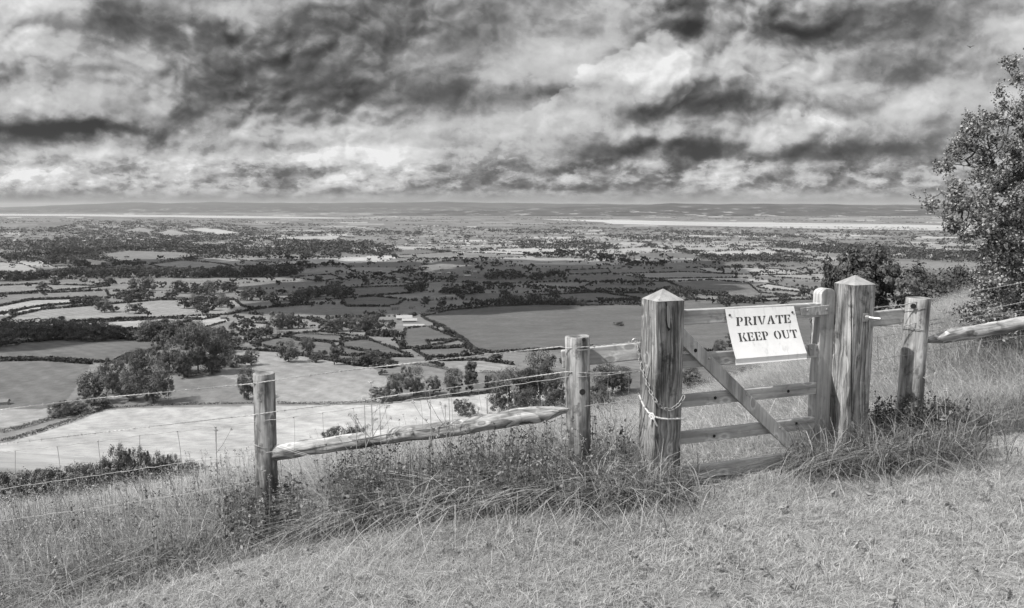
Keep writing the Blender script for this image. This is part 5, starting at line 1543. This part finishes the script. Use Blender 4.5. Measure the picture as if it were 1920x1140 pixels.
# ---- leafy weeds among the long grass (nettles, docks)
def weed_batch(spots, seed):
    rg = np.random.default_rng(seed); CC = []; SS = []; TT = []; stems = MB()
    for (x, y, hh, tone) in spots:
        z = float(H(x, y)); lx, ly = rg.normal(0, .08, 2)
        top = Vector((x + lx * hh, y + ly * hh, z + hh)); p0 = Vector((x, y, z - .02)); md = p0.lerp(top, .5) + Vector((lx * .1, ly * .1, 0))
        stems.tube([p0, md, top], [.0028, .0022, .001], 4, False)
        k_ = int(12 + hh * 70)
        q = rg.random(k_) ** .8; a = rg.uniform(0, 6.28, k_); rr_ = (.015 + .055 * (1 - q) * hh * 2.2) * rg.uniform(.4, 1.2, k_)
        CC.append(np.stack([x + lx * hh * q + np.cos(a) * rr_, y + ly * hh * q + np.sin(a) * rr_, z + .03 + hh * q], 1))
        SS.append(np.full(k_, .028) * rg.uniform(.6, 1.4, k_) * (1.3 - .6 * q)); TT.append(np.clip(rg.normal(tone, .2, k_), 0, 1))
    C = np.concatenate(CC); Vq, Qq = leaf_quads(C, np.concatenate(SS), rg, .55, .3, .55)
    sv = np.array([tuple(v) for v in stems.v]); sq = np.array(stems.f)
    V = np.concatenate([Vq, sv]); Q_ = np.concatenate([Qq, sq + len(Vq)])
    return V, Q_, np.concatenate([np.repeat(np.concatenate(TT), 4), np.full(len(sv), .5)])
rw = random.Random(12); spots = []
for _ in range(420):
    px = rw.choice([rw.uniform(560, 1180), rw.uniform(620, 1050), rw.uniform(420, 560)])
    x = float(ray(px, 900)[0]) * 5.3; y = float(Yf(x)) + rw.uniform(-.5, .35)
    x = float(ray(px, 900)[0]) * y
    spots.append((x, y, rw.uniform(.18, .58) * (1 if x > -1.3 else .6), rw.uniform(.1, .8)))
for _ in range(200):
    px = rw.uniform(1630, 1840); x = float(ray(px, 800)[0]) * 5.95; y = float(Yf(x)) + rw.uniform(-.15, .4)
    spots.append((x, y, rw.uniform(.10, .30), rw.uniform(.1, .6)))
for _ in range(90):
    px = rw.uniform(0, 560); y = rw.uniform(5.0, 8); x = float(ray(px, 900)[0]) * y
    spots.append((x, y, rw.uniform(.12, .34), rw.uniform(.2, .8)))
for _ in range(120):
    px = rw.uniform(1635, 1770); x = float(ray(px, 800)[0]) * 5.85; y = float(Yf(x)) + rw.uniform(-.2, .25)
    spots.append((x, y, rw.uniform(.2, .42), rw.uniform(.0, .3)))
for _ in range(170):
    px = rw.uniform(-40, 600); y = rw.uniform(4.1, 6.4); x = float(ray(px, 1000)[0]) * y
    if float(fence_s(np.float64(x), np.float64(y))) > float(strip_front(np.float64(x))): spots.append((x, y, rw.uniform(.12, .34), rw.uniform(.3, 1.1)))
spots2 = []
for _ in range(170):
    y = rw.uniform(2.9, 5.6); x = rw.uniform(-.7, .7) * y
    if float(fence_s(np.float64(x), np.float64(y))) < -.6: spots2.append((x, y, rw.uniform(.012, .03), rw.uniform(.9, 1.6)))
put("weeds", [weed_batch(spots, 40), weed_batch(spots2, 41)], M_WEED, "dark nettles and dock leaves tangled in the long grass under the rail")

# ---- tall wildflowers with names of their own
def seedheads(n, seed):
    rg = np.random.default_rng(seed); CC = []; st_ = MB(); rr_ = random.Random(seed)
    for _ in range(n):
        px = rr_.choice([rr_.uniform(-40, 520), rr_.uniform(-40, 1180)]); y = rr_.uniform(4.6, 9.5); x = float(ray(px, 900)[0]) * y
        if float(fence_s(np.float64(x), np.float64(y))) < float(strip_front(np.float64(x))): continue
        hh = rr_.uniform(.28, .52); z = float(H(x, y)); tx = x + rr_.uniform(-.1, .04) * 1.0; ty = y + rr_.uniform(-.05, .05)
        st_.tube([(x, y, z), ((x + tx) / 2 + .01, (y + ty) / 2, z + hh * .6), (tx, ty, z + hh)], [.0018, .0015, .001], 3, False)
        k_ = rr_.choice([14, 22, 30]); r_ = rr_.choice([.010, .016, .022])
        g = rg.normal(size=(k_, 3)) * r_ * np.array([.6, .6, rr_.choice([.5, 1.6])]); CC.append(g + np.array([tx, ty, z + hh]))
    C = np.concatenate(CC); Vq, Qq = leaf_quads(C, np.full(len(C), .010), rg, .3, .4, .7)
    sv = np.array([tuple(v) for v in st_.v])
    return np.concatenate([Vq, sv]), np.concatenate([Qq, np.array(st_.f) + len(Vq)]), np.concatenate([np.repeat(rg.random(len(C)), 4), np.full(len(sv), .4)])
M_HEAD = leafy("flower_heads", .25, .75, .3, .7, .2)
M_SEED = leafy("seed_heads", .06, .62, .3, .7, .2)
put("seed_heads", [seedheads(620, 71)], M_SEED, "small seed heads and daisies scattered through the meadow at lower left")
def flower(px, ybase, ytop, Y, kind, label, seed, heads=5, name="wildflower"):
    rr_ = random.Random(seed)
    p0 = P(px, ybase, Y); gz = float(H(p0.x, p0.y)); p0.z = gz - .02
    top = P(px + rr_.uniform(-4, 4), ytop, Y)
    hh = top.z - p0.z
    e = empty(name, tuple(p0), label, "flower", "tall wildflowers against the fence")
    mb = MB(); tips = []
    mb.tube([p0, p0.lerp(top, .5) + Vector((.012, 0, 0)), top], [.0042, .0034, .002], 6)
    tips.append(top)
    for i in range(heads - 1):
        q = rr_.uniform(.5, .85); b0 = p0.lerp(top, q) ; a_ = rr_.uniform(0, 6.28); ln = hh * rr_.uniform(.12, .28)
        tp = b0 + Vector((math.cos(a_) * ln * .6, math.sin(a_) * ln * .35, ln * rr_.uniform(.6, 1.0)))
        mb.tube([b0, b0.lerp(tp, .5) + Vector((0, 0, -ln * .08)), tp], [.0024, .0019, .0013], 5); tips.append(tp)
    mb.build("stem", M_STEM, e)
    rgf = np.random.default_rng(seed); CC = []; SS = []
    for tp in tips:
        k_ = 60 if kind == 'umbel' else 36; r_ = .022 if kind == 'umbel' else .013
        g = rgf.normal(size=(k_, 3)); g /= np.linalg.norm(g, axis=1)[:, None]; g *= rgf.random((k_, 1)) ** .4
        g[:, 2] = g[:, 2] * (.45 if kind == 'umbel' else 1.1)
        V, Q_ = leaf_quads(g * r_ + np.array(tp) - np.array(p0), np.full(k_, .008), rgf, .5, .4, .8)
        mesh_np("flower_head", V, Q_, M_HEAD, e, attr={'tone': np.repeat(rgf.random(k_), 4)})
    k_ = 36; q = rgf.random(k_) * .6; a = rgf.uniform(0, 6.28, k_); r_ = .05 * (1 - q)
    C = np.stack([np.cos(a) * r_, np.sin(a) * r_, q * hh + .03], 1); V, Q_ = leaf_quads(C, np.full(k_, .035), rgf, .4, .4, .4)
    mesh_np("leaves", V, Q_, M_WEED, e, attr={'tone': np.repeat(rgf.random(k_), 4)})
    return e
FL = [(697, 900, 716, 5.35, 'umbel', "tallest dried umbel standing above the rail, left of the tree clump", 6),
      (683, 905, 748, 5.3, 'umbel', "leafier umbel just left of the tallest one", 5), (664, 905, 786, 5.35, 'umbel', "low umbel leaning left over the rail", 5),
      (712, 905, 752, 5.4, 'thistle', "thin thistle with bent stem just right of the tallest umbel", 3),
      (806, 900, 728, 5.3, 'thistle', "slim flowering stem crossing both wires right of the leafy tree", 4), (842, 900, 738, 5.25, 'thistle', "pale stem crossing the wires under the slender poplar", 4),
      (838, 905, 760, 5.3, 'thistle', "shorter pale stem beside the one under the poplar", 3), (900, 900, 765, 5.3, 'thistle', "spindly stem rising over the middle of the rail", 4),
      (912, 905, 742, 5.3, 'thistle', "pale feathery stem in front of the dark trees by the rail", 4), (1142, 850, 730, 5.15, 'thistle', "leafy stem beside the middle post's right side", 5),
      (1150, 870, 770, 5.1, 'thistle', "short leafy stem between the middle post and chained gatepost", 4), (405, 960, 800, 6.3, 'thistle', "thin dark stem on the slope left of the near post", 3),
      (272, 960, 870, 6.6, 'thistle', "dark seedhead on the meadow at left", 3), (415, 930, 855, 6.6, 'thistle', "dark thistle head just left of the near post", 3),
      (545, 1000, 905, 5.5, 'thistle', "thistle stem to the right of the near post's foot", 3), (1755, 850, 700, 5.7, 'thistle', "stout thistle right of the far round post", 4), (1772, 850, 730, 5.65, 'thistle', "second stout thistle right of the far round post", 4)]
for i, (px, yb, yt, Yq, kd, lb, hd_) in enumerate(FL): flower(px, yb, yt, Yq, kd, lb, 60 + i, hd_)

# ---- bushes and trees close beyond the fence
def near_plant(name, cat, px, ytop, wpx, Yq, kind, label, meshes, seed, base_extra=0.0, mat=None):
    p = P(px, ytop, Yq); gz = float(H(p.x, p.y)) - base_extra
    e = empty(name, (p.x, p.y, gz), label, cat); rr_ = random.Random(seed)
    hh = (p.z - gz) / (1.0 if kind != 'bush' else .80)
    wv = wpx / F * Yq / {'round': .9, 'wide': 1.2, 'bush': 1.35, 'tall': .5}[kind]
    e.rotation_euler[2] = rr_.uniform(0, 6.28); e.scale = (wv, wv, hh)
    crown, tr, _ = meshes[kind][seed % len(meshes[kind])]
    for nm, dt in (("crown", crown), ("trunk", tr)):
        o = bpy.data.objects.new(nm, dt); COL.objects.link(o); o.parent = e
    return e
NEAR = {k_: [tree_mesh("crown", 17 + i_, 26000, .024, k_, 170, .17) for i_ in range(2)] for k_ in ('bush', 'wide')}
NEARD = {'wide': [tree_mesh("crown", 57 + i_, 34000, .027, 'wide', 170, .19, M_LEAFN) for i_ in range(2)]}
for (px, yt, wpx, Yq, lb) in ((40,880,130,15,"low bramble bush at the far left edge beyond the fence"),(130,868,150,15.5,"second low bramble bush from the left beyond the fence"),(215,838,75,17,"tall leafy bush sticking up over the pale field, left of the dark pair"),
        (255,842,60,17,"pale feathery bush just right of the tall leafy one"),(180,868,110,16,"dense low bush below the tall leafy bush"),(290,846,50,18,"dark bush with pointed top beyond the wire fence"),(325,852,45,18,"rightmost small dark bush before the meadow brow"),(352,865,60,17,"spreading dark bush at the meadow brow"),
        (640,800,90,17,"leafy bush poking above the sloping rail near the flowers"),(745,832,50,16,"low bush just above the middle of the sloping rail"),(560,862,110,14,"low scrub beneath the sloping rail near the post"),(960,815,120,15,"dark scrub below the pointed end of the rail"),
        (1330,716,70,22,"low scrub on the brow seen through the gate"),(1430,690,120,24,"leafy scrub on the brow below the notice"),(1700,640,100,20,"low scrub on the brow between gatepost and round post")):
    near_plant("bush", "bush", px, yt, wpx, Yq, 'bush', lb, NEAR, int(px))
near_plant("tree", "tree", 1665, 456, 235, 22, 'wide', "dark dense tree standing behind the right gatepost", NEARD, 2, .4)
near_plant("tree", "tree", 1598, 478, 130, 23, 'wide', "smaller dark tree at the left side of the dense tree behind the gatepost", NEARD, 3, .4)
near_plant("tree", "tree", 1785, 490, 160, 30, 'wide', "paler round tree lower on the slope between dense tree and hawthorn", NEARD, 3, .4)
near_plant("bush", "bush", 1850, 560, 120, 14, 'bush', "shaded bush at the foot of the hawthorn", NEAR, 4)

# ---- hawthorn at the right edge
def hawthorn():
    rg = np.random.default_rng(77); Y0 = 9.3
    LB = [(1905,150,18,42,0),(1925,190,40,55,0),(1880,225,48,42,.2),(1845,240,40,36,-.2),(1808,265,40,32,.1),(1900,290,80,70,0),(1830,310,62,45,.3),(1775,345,22,20,.1),(1742,385,28,18,-.1),(1785,378,40,28,0),
          (1850,375,75,55,-.3),(1930,400,90,90,.2),(1800,420,38,24,0),(1870,450,60,50,.2),(1885,510,52,50,-.2),(1900,575,52,55,0),(1865,590,50,60,-.3),(1920,640,70,45,-.2),(1880,540,70,60,.4),(1950,450,90,90,-.3),(1960,520,90,110,.3),(1980,250,80,160,.2),(2030,350,110,200,0),(1945,620,60,40,0),(2090,300,110,220,.3)]
    L = []
    for (px, py, rx, ry, dyy) in LB:
        Yq = Y0 + dyy; p = P(px, py, Yq); L.append((p.x, p.y, p.z, rx / F * Yq, min(rx, ry) / F * Yq * 1.2 + .12, ry / F * Yq))
    L = np.array(L)
    base = P(2010, 660, Y0 + .1); base.z = float(H(base.x, base.y)) - .1
    wt = L[:, 3] * L[:, 5]; wt /= wt.sum()
    n = 1500; ci = rg.choice(len(L), n, p=wt)
    d = rg.normal(size=(n, 3)); d /= np.linalg.norm(d, axis=1)[:, None]; rad = rg.random(n) ** .5
    A_ = L[ci, :3] + d * L[ci, 3:6] * rad[:, None]
    nodes = [np.array(base)]; par = [-1]
    fork = P(1990, 560, Y0)
    nodes.append(np.array(P(2000, 610, Y0))); par.append(0); nodes.append(np.array(fork)); par.append(1)
    for q in (P(1950,500,Y0), P(1990,460,Y0+.1), P(2020,420,Y0)): nodes.append(np.array(q)); par.append(2)
    order = np.argsort(((A_ - np.array(fork)) ** 2).sum(1))
    segs = []; leafC = []; leafS = []
    N_ = np.array(nodes)
    for idx in order:
        a = A_[idx]; dd = np.sqrt(((N_ - a) ** 2).sum(1))
        root_d = np.sqrt(((N_ - np.array(base)) ** 2).sum(1))
        j = int(np.argmin(dd + .12 * root_d * 0)); 
        b0 = N_[j]; ln = dd[j]; k_ = max(2, int(ln / .10) + 1)
        prev = j; 
        jit_ = rg.normal(size=(k_, 3)) * ln * .07
        new = []
        for i in range(1, k_ + 1):
            q = i / k_; p = b0 + (a - b0) * q + (jit_[i - 1] if i < k_ else 0) + np.array([0, 0, .06 * ln * math.sin(q * 3.14)])
            new.append(p); par.append(prev); prev = len(N_) + len(new) - 1
        N_ = np.vstack([N_, new])
    par = np.array(par); n_ = len(N_)
    cntc = np.ones(n_)
    for i in range(n_ - 1, 0, -1):
        if par[i] >= 0: cntc[par[i]] += cntc[i]
    rad_ = .0022 * cntc ** .43
    # parent indices can exceed child order only by construction, so one pass is enough
    V = []; Q_ = []
    for i in range(1, n_):
        p0 = N_[par[i]]; p1 = N_[i]; t_ = p1 - p0; L_ = np.linalg.norm(t_)
        if L_ < 1e-5: continue
        t_ /= L_; a = np.cross(t_, [.2, .3, .9]); a /= np.linalg.norm(a) + 1e-9; b = np.cross(t_, a)
        o_ = len(V); sd = 5 if rad_[i] > .01 else 3
        r0 = min(rad_[par[i]], rad_[i] * 1.5); r1_ = rad_[i]
        for rr_, pp in ((r0, p0), (r1_, p1)):
            for k_ in range(sd):
                an = 2 * math.pi * k_ / sd; V.append(pp + (a * math.cos(an) + b * math.sin(an)) * rr_)
        for k_ in range(sd): Q_.append((o_ + k_, o_ + (k_+1) % sd, o_ + sd + (k_+1) % sd, o_ + sd + k_))
    e = empty("hawthorn_tree", tuple(base), "windswept hawthorn with small bright leaves and bare twigs at the right edge", "tree")
    V = np.array(V) - np.array(base)
    # leaves in rosettes along thin twigs, longer bare shoots at the top
    tw = np.where(cntc < 7)[0]; tw = tw[tw > 5]
    # spiky shoots
    sh = tw[rg.random(len(tw)) < .16]; SV = []; SQ = []; SC = []
    for i in sh:
        out = N_[i] - np.array(P(1990, 420, Y0)); out /= np.linalg.norm(out) + 1e-9
        dv = out * .6 + np.array([-.15, 0, .7]) + rg.normal(0, .3, 3); dv /= np.linalg.norm(dv); ln = rg.uniform(.08, .30)
        o_ = len(SV); p0 = N_[i]; p1 = p0 + dv * ln * .5 + rg.normal(0, .012, 3); p2 = p0 + dv * ln
        for pp, rr_ in ((p0, .0028), (p1, .002), (p2, .001)):
            for k_ in range(3): an = 2.094 * k_; SV.append(pp + np.array([math.cos(an), math.sin(an), 0]) * rr_)
        for lv in range(2):
            for k_ in range(3): SQ.append((o_+lv*3+k_, o_+lv*3+(k_+1) % 3, o_+lv*3+3+(k_+1) % 3, o_+lv*3+3+k_))
        for q in np.linspace(.1, 1, int(ln / .025) + 2): SC.append(p0 + dv * ln * q + rg.normal(0, .008, 3))
    i4 = np.array([q if len(q) == 4 else q for q in Q_]); nV = len(V)
    mesh_np("trunk", np.concatenate([V, np.array(SV) - np.array(base)]), np.concatenate([i4, np.array(SQ) + nV]), M_BARK, e)
    k2 = 17
    ros = rg.choice(tw, 5200); off = rg.normal(size=(5200, 3)) * .022
    ctr = N_[ros] + off
    C = (ctr[:, None, :] + rg.normal(size=(5200, k2, 3)) * .028).reshape(-1, 3)
    sc_ = np.array(SC); C2 = (sc_[:, None, :] + rg.normal(size=(len(sc_), 4, 3)) * .010).reshape(-1, 3)
    CA = np.concatenate([C, C2]) - np.array(base)
    sz = np.concatenate([np.full(len(C), .031), np.full(len(C2), .022)])
    Vl, Ql = leaf_quads(CA, sz, rg, .25, .35, .75)
    mesh_np("crown", Vl, Ql, M_LEAFH, e, attr={'tone': np.repeat(rg.random(len(CA)) ** 1.1, 4)})
hawthorn()
# the slender near field bird far off in the sky is a few pixels only
mb = MB(); bp_ = P(1820, 88, 60)
mb.add([(-.32,0,.10),(0,-.06,0),(0,.10,0),(.32,0,.10),(-.16,.05,.09),(.16,.05,.09),(0,-.16,.0),(0,.2,-.01),(0,0,-.05)], [(0,1,2,4),(3,5,2,1),(1,8,2,7),(6,1,8)])
bd = mb.build("bird", M_LEAFD, None, Matrix.Translation(bp_)); tag(bd, "tiny dark bird flying high in the sky at right", "bird")
